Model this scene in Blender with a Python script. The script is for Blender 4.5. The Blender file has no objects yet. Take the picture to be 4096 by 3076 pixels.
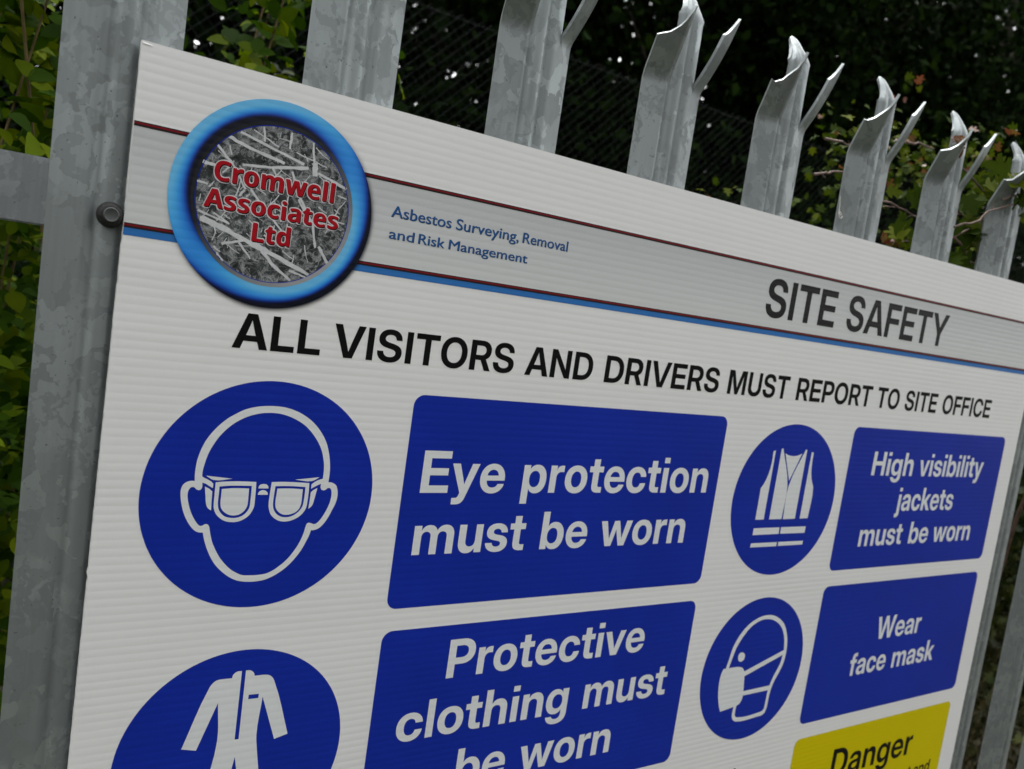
import bpy, bmesh, math, random
import numpy as np
from mathutils import Vector, Matrix
from mathutils.geometry import delaunay_2d_cdt
random.seed(7)
RNG = np.random.default_rng(11)
sc = bpy.context.scene
COL = sc.collection
ZT = 1.72            # height of the sign's top edge above the ground (m)

# ------------------------------------------------------------------ camera
cam = bpy.data.cameras.new("camera"); cam_o = bpy.data.objects.new("camera", cam); COL.objects.link(cam_o)
cam.sensor_width = 36.0; cam.lens = 29.248; cam.clip_start = 0.02; cam.clip_end = 400
r0, r1, r2 = (0.83261577, 0.14522999, 0.53447098), (0.07066817, -0.98497828, 0.15755571), (0.54932412, -0.09341328, -0.83037158)
W3 = lambda r: Vector((r[0], -r[2], r[1]))          # (right, up, out of the sign) -> world X, Y, Z
right, down, fwd = W3(r0), W3(r1), W3(r2)
m = Matrix((( right.x, -down.x, -fwd.x), (right.y, -down.y, -fwd.y), (right.z, -down.z, -fwd.z))).to_4x4()
m.translation = Vector((-0.07558, -0.57217, ZT - 0.12640))
cam_o.matrix_world = m
cam.dof.use_dof = True; cam.dof.focus_distance = 0.62; cam.dof.aperture_fstop = 10.0
sc.camera = cam_o

# ------------------------------------------------------------------ sky, light, exposure
world = bpy.data.worlds.new("World"); sc.world = world; world.use_nodes = True
wn, wl = world.node_tree.nodes, world.node_tree.links
bg = wn["Background"]
sky = wn.new("ShaderNodeTexSky"); sky.sky_type = 'NISHITA'; sky.sun_disc = False
SUN_EL, SUN_AZ = math.radians(66), math.radians(25)     # azimuth measured clockwise from +Y
sky.sun_elevation = SUN_EL; sky.sun_rotation = SUN_AZ
sky.air_density = 1.0; sky.dust_density = 6.0; sky.ozone_density = 1.0
hs = wn.new("ShaderNodeHueSaturation"); hs.inputs['Saturation'].default_value = 0.05
wl.new(sky.outputs[0], hs.inputs['Color']); wl.new(hs.outputs[0], bg.inputs[0]); bg.inputs[1].default_value = 0.15
sl = bpy.data.lights.new("sun", 'SUN'); sl.energy = 0.5; sl.angle = math.radians(50); sl.color = (1.0, 0.97, 0.93)
so = bpy.data.objects.new("sun", sl); COL.objects.link(so)
sd = Vector((math.sin(SUN_AZ) * math.cos(SUN_EL), math.cos(SUN_AZ) * math.cos(SUN_EL), math.sin(SUN_EL)))
so.rotation_euler = (-sd).to_track_quat('-Z', 'Y').to_euler(); so.location = sd * 20
sc.view_settings.view_transform = 'Standard'; sc.view_settings.look = 'None'
sc.view_settings.exposure = 1.95; sc.view_settings.gamma = 1.0
sc.cycles.max_bounces = 6; sc.cycles.transparent_max_bounces = 8

# ------------------------------------------------------------------ outlines: letters, pictograms, text layout (mm on the sheet)
FONTS = {"I": {"A": "713;4,0 260,728 453,728 709,0 542,0 428,354 407,424* 362,572* 337,666 378,666 351,572* 307,424* 285,354 167,0|167,158 167,279 547,279 547,158", "C": "726;376,-12 277,-12* 120,79* 31,248* 31,363 31,480* 120,648* 277,739* 376,739 440,739* 550,701* 634,631* 688,532* 697,471 545,471 539,503* 509,554* 466,589* 411,607* 379,607 317,607* 229,547* 182,438* 182,363 182,289* 229,181* 317,121* 379,121 411,121* 466,139* 509,174* 538,224* 545,255 697,255 688,195* 634,96* 549,26* 440,-12*", "D": "701;311,0 123,0 123,127 303,127 377,127* 472,181* 519,288* 519,364 519,441* 472,546* 377,601* 304,601 120,601 120,728 314,728 423,728* 583,639* 670,476* 670,364 670,252* 584,89* 423,0*|204,728 204,0 54,0 54,728", "E": "608;54,0 54,728 576,728 576,599 204,599 204,430 548,430 548,305 204,305 204,129 576,129 576,0", "F": "582;54,0 54,728 560,728 560,599 204,599 204,420 536,420 536,295 204,295 204,0", "H": "718;54,0 54,728 204,728 204,435 514,435 514,728 664,728 664,0 514,0 514,307 204,307 204,0", "I": "266;58,0 58,728 208,728 208,0", "L": "557;54,0 54,728 204,728 204,129 535,129 535,0", "M": "894;54,0 54,728 273,728 394,389 401,366* 421,299* 443,226* 461,160* 467,137 429,137 435,160* 453,226* 474,299* 494,366* 502,389 620,728 839,728 839,0 692,0 692,346 692,370* 694,438* 696,514* 698,593* 698,628 716,628 705,590* 681,509* 658,432* 639,368* 631,346 508,0 386,0 262,346 254,368* 234,432* 211,509* 186,590* 174,628 196,628 196,593* 198,514* 200,438* 202,370* 202,346 202,0", "N": "725;54,0 54,728 213,728 446,355 457,338* 490,281* 527,215* 544,184 527,146 525,179* 522,265* 521,345* 521,368 521,728 671,728 671,0 512,0 300,337 287,358* 247,426* 198,512* 171,561 198,578 201,524* 204,430* 204,358* 204,337 204,0", "O": "747;374,-12 276,-12* 120,80* 31,248* 31,363 31,479* 120,648* 276,739* 374,739 472,739* 627,648* 717,479* 717,363 717,248* 627,79* 472,-12*|374,121 430,121* 517,178* 566,286* 566,363 566,441* 517,550* 430,607* 374,607 318,607* 231,550* 182,441* 182,363 182,286* 231,178* 318,121*", "P": "631;54,0 54,728 341,728 423,728* 543,669* 608,562* 608,489 608,416* 542,308* 421,250* 339,250 138,250 138,376 332,376 372,376* 429,404* 460,454* 460,489 460,524* 429,574* 372,601* 332,601 204,601 204,0", "R": "650;54,0 54,728 345,728 427,728* 547,669* 612,562* 612,489 612,417* 544,311* 420,254* 337,254 144,254 144,375 336,375 376,375* 434,403* 465,454* 465,489 465,524* 433,574* 376,602* 336,602 204,602 204,0|467,0 300,329 458,329 628,0", "S": "652;329,-12 236,-12* 104,48* 34,160* 34,239 179,239 180,199* 217,142* 284,112* 331,112 373,112* 435,135* 469,177* 469,205 469,228* 443,263* 385,289* 339,299 262,316 154,339* 49,440* 49,518 49,584* 118,684* 242,739* 325,739 408,739* 530,683* 598,578* 600,504 460,504 456,556* 384,616* 325,616 288,616* 231,593* 199,552* 199,525 199,503* 224,470* 280,446* 324,436 394,421 452,408* 537,372* 592,321* 618,256* 618,215 618,145* 548,43* 419,-12*", "T": "635;22,599 22,728 613,728 613,599 393,599 393,0 243,0 243,599", "U": "704;352,-12 261,-12* 127,55* 53,175* 53,253 53,728 199,728 199,266 199,223* 237,156* 306,118* 352,118 399,118* 467,156* 505,223* 505,266 505,728 652,728 652,253 652,175* 577,55* 443,-12*", "V": "706;260,0 4,728 168,728 286,373 306,307* 352,153* 379,62 336,62 361,153* 406,307* 426,373 540,728 701,728 451,0", "W": "997;200,0 4,728 165,728 250,366 260,321* 279,231* 296,141* 304,96 274,96 283,141* 301,231* 321,321* 332,366 422,728 575,728 665,366 675,321* 695,231* 714,141* 723,96 692,96 700,141* 717,231* 736,321* 746,366 832,728 992,728 796,0 629,0 526,397 514,441* 493,547* 478,613 518,613 504,547* 482,441* 471,397 368,0", "Y": "690;274,0 274,272 4,728 177,728 300,509 317,479* 349,419* 365,390 332,390 347,419* 378,479* 394,509 514,728 686,728 420,272 420,0", "a": "553;209,-9 157,-9* 77,25* 31,94* 31,145 31,189* 63,247* 119,283* 192,301* 233,305 280,310* 336,318* 360,335* 360,352 360,355 360,374* 340,403* 302,419* 276,419 249,419* 208,403* 185,372* 183,352 48,352 51,406* 108,484* 209,526* 280,526 333,526* 415,502* 472,456* 502,391* 502,350 502,0 361,0 361,73 359,73 346,48* 306,11* 248,-9*|248,91 283,91* 334,117* 361,161* 361,188 361,240 355,237* 334,231* 307,225* 275,219* 257,217 233,213* 193,197* 169,170* 169,149 169,131* 189,105* 224,91*", "b": "598;346,-11 312,-11* 254,9* 208,49* 193,79 193,79 193,0 51,0 51,728 195,728 195,444 195,444 212,472* 257,508* 314,526* 347,526 413,526* 513,459* 569,338* 569,258 569,178* 514,57* 414,-11*|309,106 344,106* 396,142* 424,210* 424,258 424,307* 396,374* 344,410* 309,410 273,410* 218,372* 188,305* 188,258 188,212* 218,144* 273,106*", "c": "555;287,-12 210,-12* 93,56* 28,178* 28,257 28,337* 93,459* 210,527* 287,527 338,527* 424,497* 488,443* 526,368* 529,323 390,323 387,343* 371,375* 346,398* 311,411* 289,411 253,411* 201,373* 173,305* 173,257 173,211* 201,142* 253,105* 289,105 311,105* 345,117* 370,140* 386,174* 389,194 529,194 527,149* 489,74* 425,19* 338,-12*", "d": "598;251,-11 184,-11* 84,57* 28,178* 28,258 28,338* 84,459* 185,526* 250,526 284,526* 341,508* 386,472* 402,444 403,444 403,728 547,728 547,0 405,0 405,79 404,79 389,49* 344,9* 285,-11*|289,106 325,106* 380,144* 410,212* 410,258 410,305* 380,372* 325,410* 289,410 254,410* 202,374* 173,307* 173,258 173,210* 202,142* 254,106*", "e": "561;286,-12 208,-12* 92,57* 28,179* 28,257 28,336* 93,458* 207,527* 281,527 338,527* 431,489* 499,417* 535,319* 535,260 535,221 80,221 80,313 466,313 401,292 401,331* 372,387* 320,418* 284,418 249,418* 197,387* 168,331* 168,292 168,229 168,189* 197,129* 252,96* 290,96 319,96* 362,113* 392,142* 398,162 530,162 520,111* 452,33* 349,-12*", "f": "371;351,516 351,403 9,403 9,516|102,0 102,583 102,631* 139,695* 214,728* 269,728 295,728* 342,728* 351,728 351,615 345,615* 313,615* 302,615 271,615* 246,589* 246,558 246,0", "g": "598;294,-211 221,-211* 119,-169* 61,-94* 54,-44 192,-44 198,-64* 226,-91* 268,-105* 294,-105 347,-105* 404,-47* 404,8 404,87 404,87 389,57* 343,18* 285,0* 251,0 184,0* 84,67* 28,185* 28,262 28,339* 84,459* 185,526* 250,526 284,526* 341,508* 388,470* 404,441 404,441 404,516 547,516 547,20 547,-62* 483,-163* 369,-211*|289,115 325,115* 380,152* 410,219* 410,264 410,309* 380,376* 325,412* 289,412 254,412* 202,377* 173,311* 173,264 173,216* 202,150* 254,115*", "h": "585;195,286 195,0 51,0 51,728 195,728 195,381 168,381 193,450* 283,526* 353,526 409,526* 490,479* 534,388* 534,323 534,0 391,0 391,297 391,348* 341,402* 296,402 266,402* 220,378* 195,327*", "i": "246;51,0 51,516 195,516 195,0|51,616 51,728 195,728 195,616", "j": "246;52,516 195,516 195,-43 195,-94* 156,-166* 79,-204* 22,-204 -35,-204 -35,-90 -3,-90 26,-90* 52,-61* 52,-27|52,616 52,728 195,728 195,616", "k": "550;181,149 181,318 196,318 377,516 546,516 312,256 279,256|51,0 51,728 195,728 195,0|388,0 225,224 320,325 556,0", "l": "246;52,0 52,728 194,728 194,0", "m": "884;51,0 51,516 190,516 190,400 181,400 194,442* 244,499* 310,526* 346,526 405,526* 492,458* 501,400 486,400 495,439* 545,496* 617,526* 659,526 709,526* 787,483* 833,401* 833,342 833,0 689,0 689,315 689,362* 639,408* 602,408 574,408* 533,383* 511,340* 511,311 511,0 373,0 373,319 373,360* 325,408* 287,408 261,408* 220,384* 195,338* 195,304 195,0", "n": "585;195,286 195,0 51,0 51,516 192,516 192,381 168,381 193,450* 283,526* 353,526 409,526* 490,479* 534,388* 534,323 534,0 391,0 391,297 391,348* 341,402* 296,402 266,402* 220,378* 195,327*", "o": "580;290,-12 212,-12* 94,56* 28,177* 28,257 28,338* 94,460* 212,527* 290,527 369,527* 486,460* 552,338* 552,257 552,177* 486,56* 369,-12*|290,105 325,105* 378,141* 407,210* 407,257 407,306* 378,374* 325,410* 290,410 256,410* 203,374* 173,306* 173,257 173,210* 203,141* 255,105*", "p": "598;51,-204 51,516 193,516 193,446 194,446 210,473* 256,508* 314,526* 347,526 413,526* 513,459* 569,338* 569,258 569,178* 514,57* 414,-11* 346,-11 312,-11* 256,9* 211,48* 196,77 195,77 195,-204|309,106 344,106* 396,142* 424,210* 424,258 424,307* 396,374* 344,410* 309,410 273,410* 218,372* 188,305* 188,258 188,212* 218,144* 273,106*", "r": "373;51,0 51,516 190,516 190,428 191,428 205,474* 266,519* 317,519 330,519* 351,518* 359,518 359,395 351,396* 316,398* 297,398 268,398* 221,371* 195,318* 195,279 195,0", "s": "520;265,-13 198,-13* 94,29* 31,107* 27,162 168,162 172,128* 221,90* 262,90 303,90* 348,121* 348,145 348,165* 313,190* 282,196 191,214 116,229* 38,304* 38,364 38,413* 91,486* 190,527* 257,527 324,527* 423,484* 480,406* 481,352 348,352 347,383* 299,424* 261,424 224,424* 181,393* 181,370 181,350* 215,324* 244,318 342,299 420,284* 494,215* 494,158 494,106* 436,30* 332,-13*", "t": "369;347,516 347,403 9,403 9,516|98,656 241,656 241,159 241,133* 263,113* 292,113 304,113* 338,113* 347,113 347,0 334,0* 287,0* 263,0 178,0* 98,67* 98,137", "u": "585;232,-11 177,-11* 96,37* 51,128* 51,193 51,516 195,516 195,219 195,168* 245,113* 290,113 319,113* 365,138* 391,189* 391,229 391,516 534,516 534,0 393,0 393,134 417,134 393,66* 303,-11*", "v": "554;197,0 6,516 157,516 242,261 257,215* 283,124* 296,79 262,79 275,124* 301,215* 315,261 399,516 548,516 357,0", "w": "818;165,0 6,516 156,516 204,335 218,280* 244,161* 257,104 237,104 252,161* 280,280* 295,335 344,516 474,516 523,335 538,280* 566,161* 580,104 561,104 574,161* 599,280* 613,335 660,516 813,516 654,0 505,0 445,205 437,235* 420,297* 404,361* 396,392 423,392 415,361* 398,297* 382,235* 373,205 313,0", "y": "554;64,-204 64,-90 129,-90 146,-90* 168,-79* 183,-56* 190,-36 204,2 6,516 157,516 243,261 258,216* 285,124* 298,79 258,79 270,124* 297,216* 312,261 399,516 548,516 321,-79 305,-122* 260,-178* 199,-204* 159,-204 135,-204* 87,-204*"}, "N": {"A": "692;527,0 472,168 220,168 165,0 0,0 251,717 439,717 692,0|387,451 383,466* 366,526* 350,589* 345,609 341,586* 326,526* 312,470* 307,451 256,296 437,296", "C": "642;398,597 355,597* 286,564* 238,501* 213,412* 213,355 213,280* 255,173* 340,117* 404,117 451,117* 538,139* 582,156 582,26 537,7* 444,-10* 387,-10 273,-10* 126,81* 55,247* 55,356 55,437* 100,572* 188,670* 316,724* 400,724 453,724* 562,701* 611,677 561,555 525,572* 444,597*", "L": "559;85,0 85,714 238,714 238,126 527,126 527,0", "a": "599;317,556 420,556* 528,459* 528,364 528,0 423,0 394,74 390,74 367,45* 318,7* 254,-10* 208,-10 160,-10* 84,27* 40,103* 40,161 40,247* 164,333* 287,338 378,341 378,358 378,407* 334,446* 294,446 257,446* 179,422* 141,405 97,508 140,530* 251,556*|321,250 250,248* 194,206* 194,168 194,133* 233,100* 266,100 313,100* 378,156* 378,208 378,253", "c": "516;311,-10 232,-10* 113,49* 47,174* 47,270 47,371* 119,497* 243,556* 322,556 370,556* 455,536* 488,519 443,405 413,418* 352,435* 322,435 283,435* 229,399* 201,326* 201,271 201,217* 229,147* 283,112* 320,112 363,112* 439,135* 473,154 473,31 442,12* 364,-10*", "d": "632;252,-10 162,-10* 47,133* 47,272 47,413* 163,556* 257,556 296,556* 353,535* 395,499* 410,476 415,476 412,494* 407,559* 407,586 407,760 559,760 559,0 443,0 413,71 407,71 393,48* 351,12* 292,-10*|305,111 367,111* 417,182* 417,255 417,271 417,350* 369,434* 304,434 255,434* 200,350* 200,270 200,190* 255,111*", "e": "597;306,556 382,556* 492,499* 551,388* 551,308 551,235 200,235 202,173* 274,102* 341,102 392,102* 476,122* 520,142 520,29 480,9* 391,-10* 325,-10 244,-10* 119,50* 47,175* 47,269 47,365* 112,492* 229,556*|310,449 265,449* 209,392* 204,336 410,336 410,369* 388,419* 343,449*", "i": "299;225,546 225,0 74,0 74,546|150,761 183,761* 232,730* 232,687 232,646* 183,614* 150,614 116,614* 68,646* 68,687 68,730* 116,761*", "l": "298;224,0 73,0 73,760 224,760", "m": "975;714,556 808,556* 904,462* 904,356 904,0 754,0 754,318 754,381* 712,436* 670,436 612,436* 564,351* 564,273 564,0 413,0 413,318 413,359* 395,411* 359,436* 331,436 290,436* 243,394* 224,314* 224,256 224,0 73,0 73,546 189,546 211,476 216,476 232,501* 279,537* 341,556* 379,556 440,556* 521,514* 544,474 549,474 576,515* 662,556*", "o": "625;577,274 577,206* 540,100* 471,28* 373,-10* 311,-10 253,-10* 157,28* 87,100* 47,206* 47,274 47,365* 111,491* 231,556* 314,556 391,556* 509,491* 577,365*|201,274 201,221* 224,145* 273,105* 313,105 352,105* 401,145* 423,221* 423,274 423,328* 400,402* 352,441* 312,441 254,441* 201,355*", "r": "447;375,556 390,556* 425,553* 435,550 420,409 409,411* 379,415* 358,415 335,415* 288,401* 248,369* 224,317* 224,277 224,0 73,0 73,546 188,546 210,454 217,454 233,483* 281,529* 341,556*", "s": "502;460,161 460,109* 411,32* 311,-10* 234,-10 176,-10* 88,5* 47,22 47,147 91,126* 193,102* 230,102 276,102* 317,128* 317,150 317,165* 296,189* 243,215* 194,234 145,254* 79,297* 46,357* 46,402 46,477* 165,556* 263,556 316,556* 407,534* 454,514 410,411 372,428* 292,450* 261,450 227,450* 189,429* 189,410 189,396* 210,374* 263,350* 311,331 360,312* 427,269* 460,208*", "t": "421;309,110 332,110* 375,120* 394,126 394,15 370,4* 307,-10* 264,-10 215,-10* 138,22* 93,101* 93,172 93,433 22,433 22,497 104,547 148,662 244,662 244,546 387,546 387,433 244,433 244,181 244,145* 279,110*", "w": "862;463,266 457,292* 443,353* 434,407* 431,422 428,422 426,407* 415,352* 402,290* 394,261 323,0 161,0 12,547 162,547 218,306 224,281* 236,218* 246,156* 247,132 250,132 252,149* 260,195* 269,242* 278,282* 281,293 349,547 515,547 580,291 585,271* 597,214* 609,156* 611,133 614,133 616,156* 625,218* 637,281* 644,306 703,547 850,547 699,0 535,0"}}
ART = {
"goggles": [
[
"59.5,-274.6 59.2,-270.6 59.2,-265.3 59.7,-259.9 60.7,-255.1 62.2,-250.3 64.2,-245.7 66.8,-241.4 69.9,-237.3 73.5,-233.4 77.7,-229.7 82.1,-226.8 87.0,-224.0 92.0,-222.2 97.2,-221.0 103.6,-220.3 110.1,-220.2 116.3,-220.8 122.6,-222.4 128.6,-224.9 134.7,-228.5 139.9,-232.8 144.6,-238.1 148.3,-243.7 150.8,-249.3 152.6,-255.1 153.9,-261.4 154.4,-266.1 154.5,-270.7 154.4,-274.8 156.2,-274.8 158.4,-275.5 160.7,-277.1 161.7,-278.9 162.6,-282.2 162.8,-286.3 162.0,-291.0 159.9,-296.3 157.4,-302.1 154.7,-306.5 151.5,-309.7 148.7,-310.9 147.0,-311.2 145.7,-311.0 144.8,-314.8 142.8,-320.0 140.1,-326.0 136.2,-332.0 131.7,-337.3 126.5,-341.7 121.2,-344.9 115.9,-347.1 110.4,-348.0 104.4,-348.1 98.3,-347.3 93.9,-345.9 89.3,-343.3 84.7,-339.7 80.0,-335.0 76.3,-329.8 73.1,-323.6 70.6,-317.5 69.4,-313.6 68.6,-310.7 66.6,-310.7 64.5,-310.1 62.3,-308.6 60.0,-306.1 57.1,-301.7 54.6,-296.6 52.8,-291.2 51.7,-286.4 51.2,-282.1 51.5,-278.9 52.5,-276.8 54.4,-275.2 56.8,-274.4 58.5,-274.4",
"103.7,-225.2 98.3,-225.9 92.7,-227.5 87.6,-229.7 82.7,-232.7 78.9,-235.8 75.2,-239.7 71.9,-244.1 69.3,-248.8 67.1,-253.6 65.6,-258.5 64.6,-263.3 64.0,-267.3 64.0,-271.1 65.0,-271.9 67.7,-273.2 70.4,-274.8 71.9,-276.3 72.0,-278.0 71.9,-279.4 69.2,-277.8 67.0,-276.4 64.6,-275.5 64.8,-277.0 64.8,-279.1 64.1,-280.5 62.7,-280.9 61.1,-280.2 60.0,-279.1 58.9,-278.6 57.5,-279.0 56.4,-280.5 55.9,-282.9 56.1,-285.9 57.1,-290.1 59.0,-295.5 61.5,-300.4 64.4,-304.5 65.5,-305.6 66.6,-306.1 68.1,-305.7 69.3,-304.9 70.5,-304.8 71.6,-305.4 72.4,-306.6 73.1,-309.4 74.3,-313.8 75.8,-318.2 78.2,-323.0 81.4,-328.4 85.6,-333.6 90.3,-338.1 95.0,-341.1 98.9,-342.8 103.8,-343.3 110.4,-343.3 115.9,-342.6 120.7,-340.5 124.8,-337.6 129.5,-333.4 133.4,-328.4 136.8,-322.7 139.4,-316.4 140.6,-311.8 141.3,-307.7 141.9,-305.9 143.3,-305.3 145.1,-305.8 147.0,-306.5 148.7,-306.2 150.8,-304.4 153.3,-300.6 155.7,-295.6 157.4,-290.4 158.0,-286.3 157.9,-282.7 157.1,-280.1 155.9,-279.1 154.4,-279.2 153.1,-280.4 151.4,-281.0 149.8,-280.4 148.9,-278.9 148.8,-275.9 146.2,-277.2 144.0,-278.4 141.8,-279.8 141.7,-278.1 141.7,-276.4 143.5,-274.9 146.2,-273.3 149.8,-272.1 149.8,-267.6 149.3,-261.5 148.2,-256.9 146.4,-251.5 143.3,-245.8 139.8,-241.1 135.8,-236.7 131.3,-232.9 125.8,-229.7 119.8,-227.2 114.1,-225.7 108.5,-225.1"
],
[
"66.6,-270.7 84.6,-272.7 71.9,-273.7"
],
[
"147.2,-271.0 141.9,-273.9 128.9,-273.0"
],
[
"66.6,-278.3 69.4,-279.7 71.9,-281.8 72.1,-288.3 72.5,-295.2 70.4,-293.8 69.0,-291.6 67.7,-285.1"
],
[
"146.5,-279.1 143.7,-280.7 141.9,-282.4 141.8,-288.8 141.5,-294.9 144.0,-292.6 145.2,-287.6"
],
[
"73.4,-275.3 79.1,-274.8 86.4,-274.5 93.8,-274.6 101.2,-274.9 101.6,-281.3 101.7,-287.4 101.7,-292.4 101.0,-295.2 99.2,-298.6 96.3,-301.3 93.3,-302.9 90.2,-303.7 86.5,-303.7 82.8,-303.0 78.8,-300.7 75.9,-297.6 74.3,-294.3 73.8,-291.6 73.6,-285.1",
"76.3,-278.3 82.6,-277.7 87.8,-277.6 98.4,-277.8 98.6,-284.6 98.6,-289.6 98.4,-293.5 96.9,-296.6 94.5,-299.0 91.4,-300.4 88.3,-300.8 85.1,-300.5 81.8,-299.4 79.0,-296.9 77.2,-293.8 76.5,-290.0 76.4,-284.0",
"78.0,-280.0 85.9,-279.4 96.7,-279.6 96.9,-285.1 97.0,-289.6 96.7,-292.6 95.2,-295.7 92.7,-297.9 89.7,-298.9 86.5,-298.9 83.2,-297.7 80.4,-295.5 78.8,-293.0 78.2,-290.0 78.1,-285.1"
],
[
"112.2,-274.9 120.0,-274.7 129.1,-274.9 139.9,-275.5 140.3,-282.4 140.2,-289.3 139.8,-294.0 138.2,-297.4 135.2,-300.6 131.4,-302.8 127.0,-304.0 121.9,-303.8 117.8,-302.0 114.3,-298.8 112.5,-294.8 111.8,-290.8 111.8,-284.6",
"115.2,-277.9 126.1,-277.8 137.4,-278.5 137.5,-284.7 137.3,-289.9 136.8,-293.1 135.2,-295.9 132.6,-298.5 129.4,-300.2 126.1,-300.9 122.6,-300.6 119.0,-298.9 116.5,-296.0 115.3,-293.1 114.9,-289.7 115.0,-283.5",
"116.8,-279.6 126.3,-279.5 135.6,-280.1 135.7,-286.4 135.6,-291.3 134.7,-294.5 132.4,-297.1 129.7,-298.4 126.4,-299.1 123.0,-298.8 120.0,-297.2 117.7,-294.6 116.8,-292.0 116.5,-288.0 116.7,-283.5"
],
[
"103.3,-279.6 103.3,-278.2 104.3,-276.8 106.4,-276.3 108.7,-276.7 110.1,-277.9 110.4,-279.6"
],
[
"103.3,-284.2 103.6,-282.7 104.8,-281.3 106.7,-280.8 108.6,-281.3 110.2,-282.7 110.4,-284.2"
]
],
"coverall": [
[
"100.7,-420.0 100.9,-418.3 102.1,-416.4 104.3,-415.3 107.2,-415.4 107.8,-468.1 110.7,-468.1 110.1,-415.3 113.1,-415.5 115.2,-416.8 116.5,-418.8 116.8,-420.2 124.9,-420.4 128.0,-421.2 130.6,-423.4 132.1,-426.0 147.5,-470.1 137.5,-472.6 124.8,-437.5 123.6,-467.1 125.0,-477.0 128.2,-494.9 131.1,-512.0 115.7,-511.9 109.5,-481.7 105.1,-511.5 89.2,-509.3 95.3,-466.8 92.7,-437.7 81.1,-471.8 70.8,-469.0 85.3,-425.5 86.5,-423.3 88.8,-420.9 91.4,-420.0 93.6,-419.9",
"114.2,-434.5 121.7,-434.7 121.6,-437.9 114.2,-437.9"
]
],
"vest": [
[
"643.6,-237.8 647.1,-237.2 647.1,-312.6 633.8,-312.6 633.7,-278.0 636.8,-274.2 640.6,-266.7 643.0,-258.1 644.0,-248.6"
],
[
"656.1,-235.0 658.5,-234.3 675.9,-274.4 676.1,-312.6 655.8,-312.6"
],
[
"663.3,-239.5 667.9,-241.4 672.9,-242.3 678.4,-242.5 684.8,-241.6 691.3,-239.4 677.4,-269.8"
],
[
"696.6,-234.4 698.7,-235.2 698.6,-312.6 678.5,-312.8 678.3,-275.2"
],
[
"707.1,-237.2 710.8,-237.9 711.0,-248.9 712.3,-258.7 715.5,-268.5 720.7,-277.9 720.7,-312.5 706.9,-312.6"
],
[
"633.7,-322.0 675.4,-321.9 675.9,-329.2 633.9,-329.5"
],
[
"678.1,-321.8 720.1,-321.8 720.0,-329.3 678.3,-329.1"
],
[
"633.6,-338.5 675.5,-338.5 675.4,-343.1 633.4,-343.0"
],
[
"678.0,-338.5 719.9,-338.4 720.0,-342.8 678.0,-342.9"
]
],
"mask": [
[
"632.1,-527.1 627.8,-518.4 624.5,-508.1 622.7,-497.2 622.5,-487.4 624.1,-480.3 625.7,-477.6 629.1,-477.6 631.6,-467.3 634.4,-455.4 638.9,-446.1 644.9,-438.2 653.4,-430.8 662.6,-425.9 672.5,-423.0 683.0,-422.1 693.1,-423.5 702.7,-427.3 711.7,-433.2 718.0,-440.6 722.6,-449.6 725.4,-458.4 726.6,-468.9 726.1,-477.4 724.0,-485.8 719.4,-494.8 714.3,-503.6 711.5,-511.8 710.2,-521.1 710.0,-529.7 709.5,-534.8 707.7,-539.8 703.4,-542.1 695.0,-542.5 660.6,-542.8 656.0,-540.6 653.2,-537.2 652.3,-533.7 652.6,-524.6",
"633.8,-477.6 651.5,-478.4 656.0,-480.1 659.0,-483.0 660.4,-484.6 721.7,-466.8 719.7,-456.1 715.2,-445.4 709.3,-438.0 701.5,-432.3 693.2,-428.6 683.1,-426.8 673.6,-427.3 663.8,-430.5 655.8,-435.5 649.4,-442.3 644.2,-449.1 640.2,-456.1 637.6,-463.9",
"661.8,-490.4 721.0,-472.6 720.3,-479.4 717.3,-486.7 712.2,-495.6 708.4,-504.5 707.6,-507.1 664.4,-508.0",
"664.9,-513.2 706.2,-512.6 705.8,-520.5 705.5,-529.1 705.0,-534.2 702.7,-536.8 697.4,-537.7 661.8,-538.1 658.5,-536.8 657.0,-534.0 657.1,-524.0 661.3,-522.1 663.9,-518.7 664.9,-515.5"
],
[
"651.4,-461.8 653.9,-462.7 655.6,-464.3 656.7,-466.9 656.4,-469.0 655.2,-471.1 652.3,-472.5 649.7,-472.1 647.2,-470.4 645.9,-467.8 645.8,-464.9 647.3,-462.4 649.0,-461.7"
]
]
}
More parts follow.
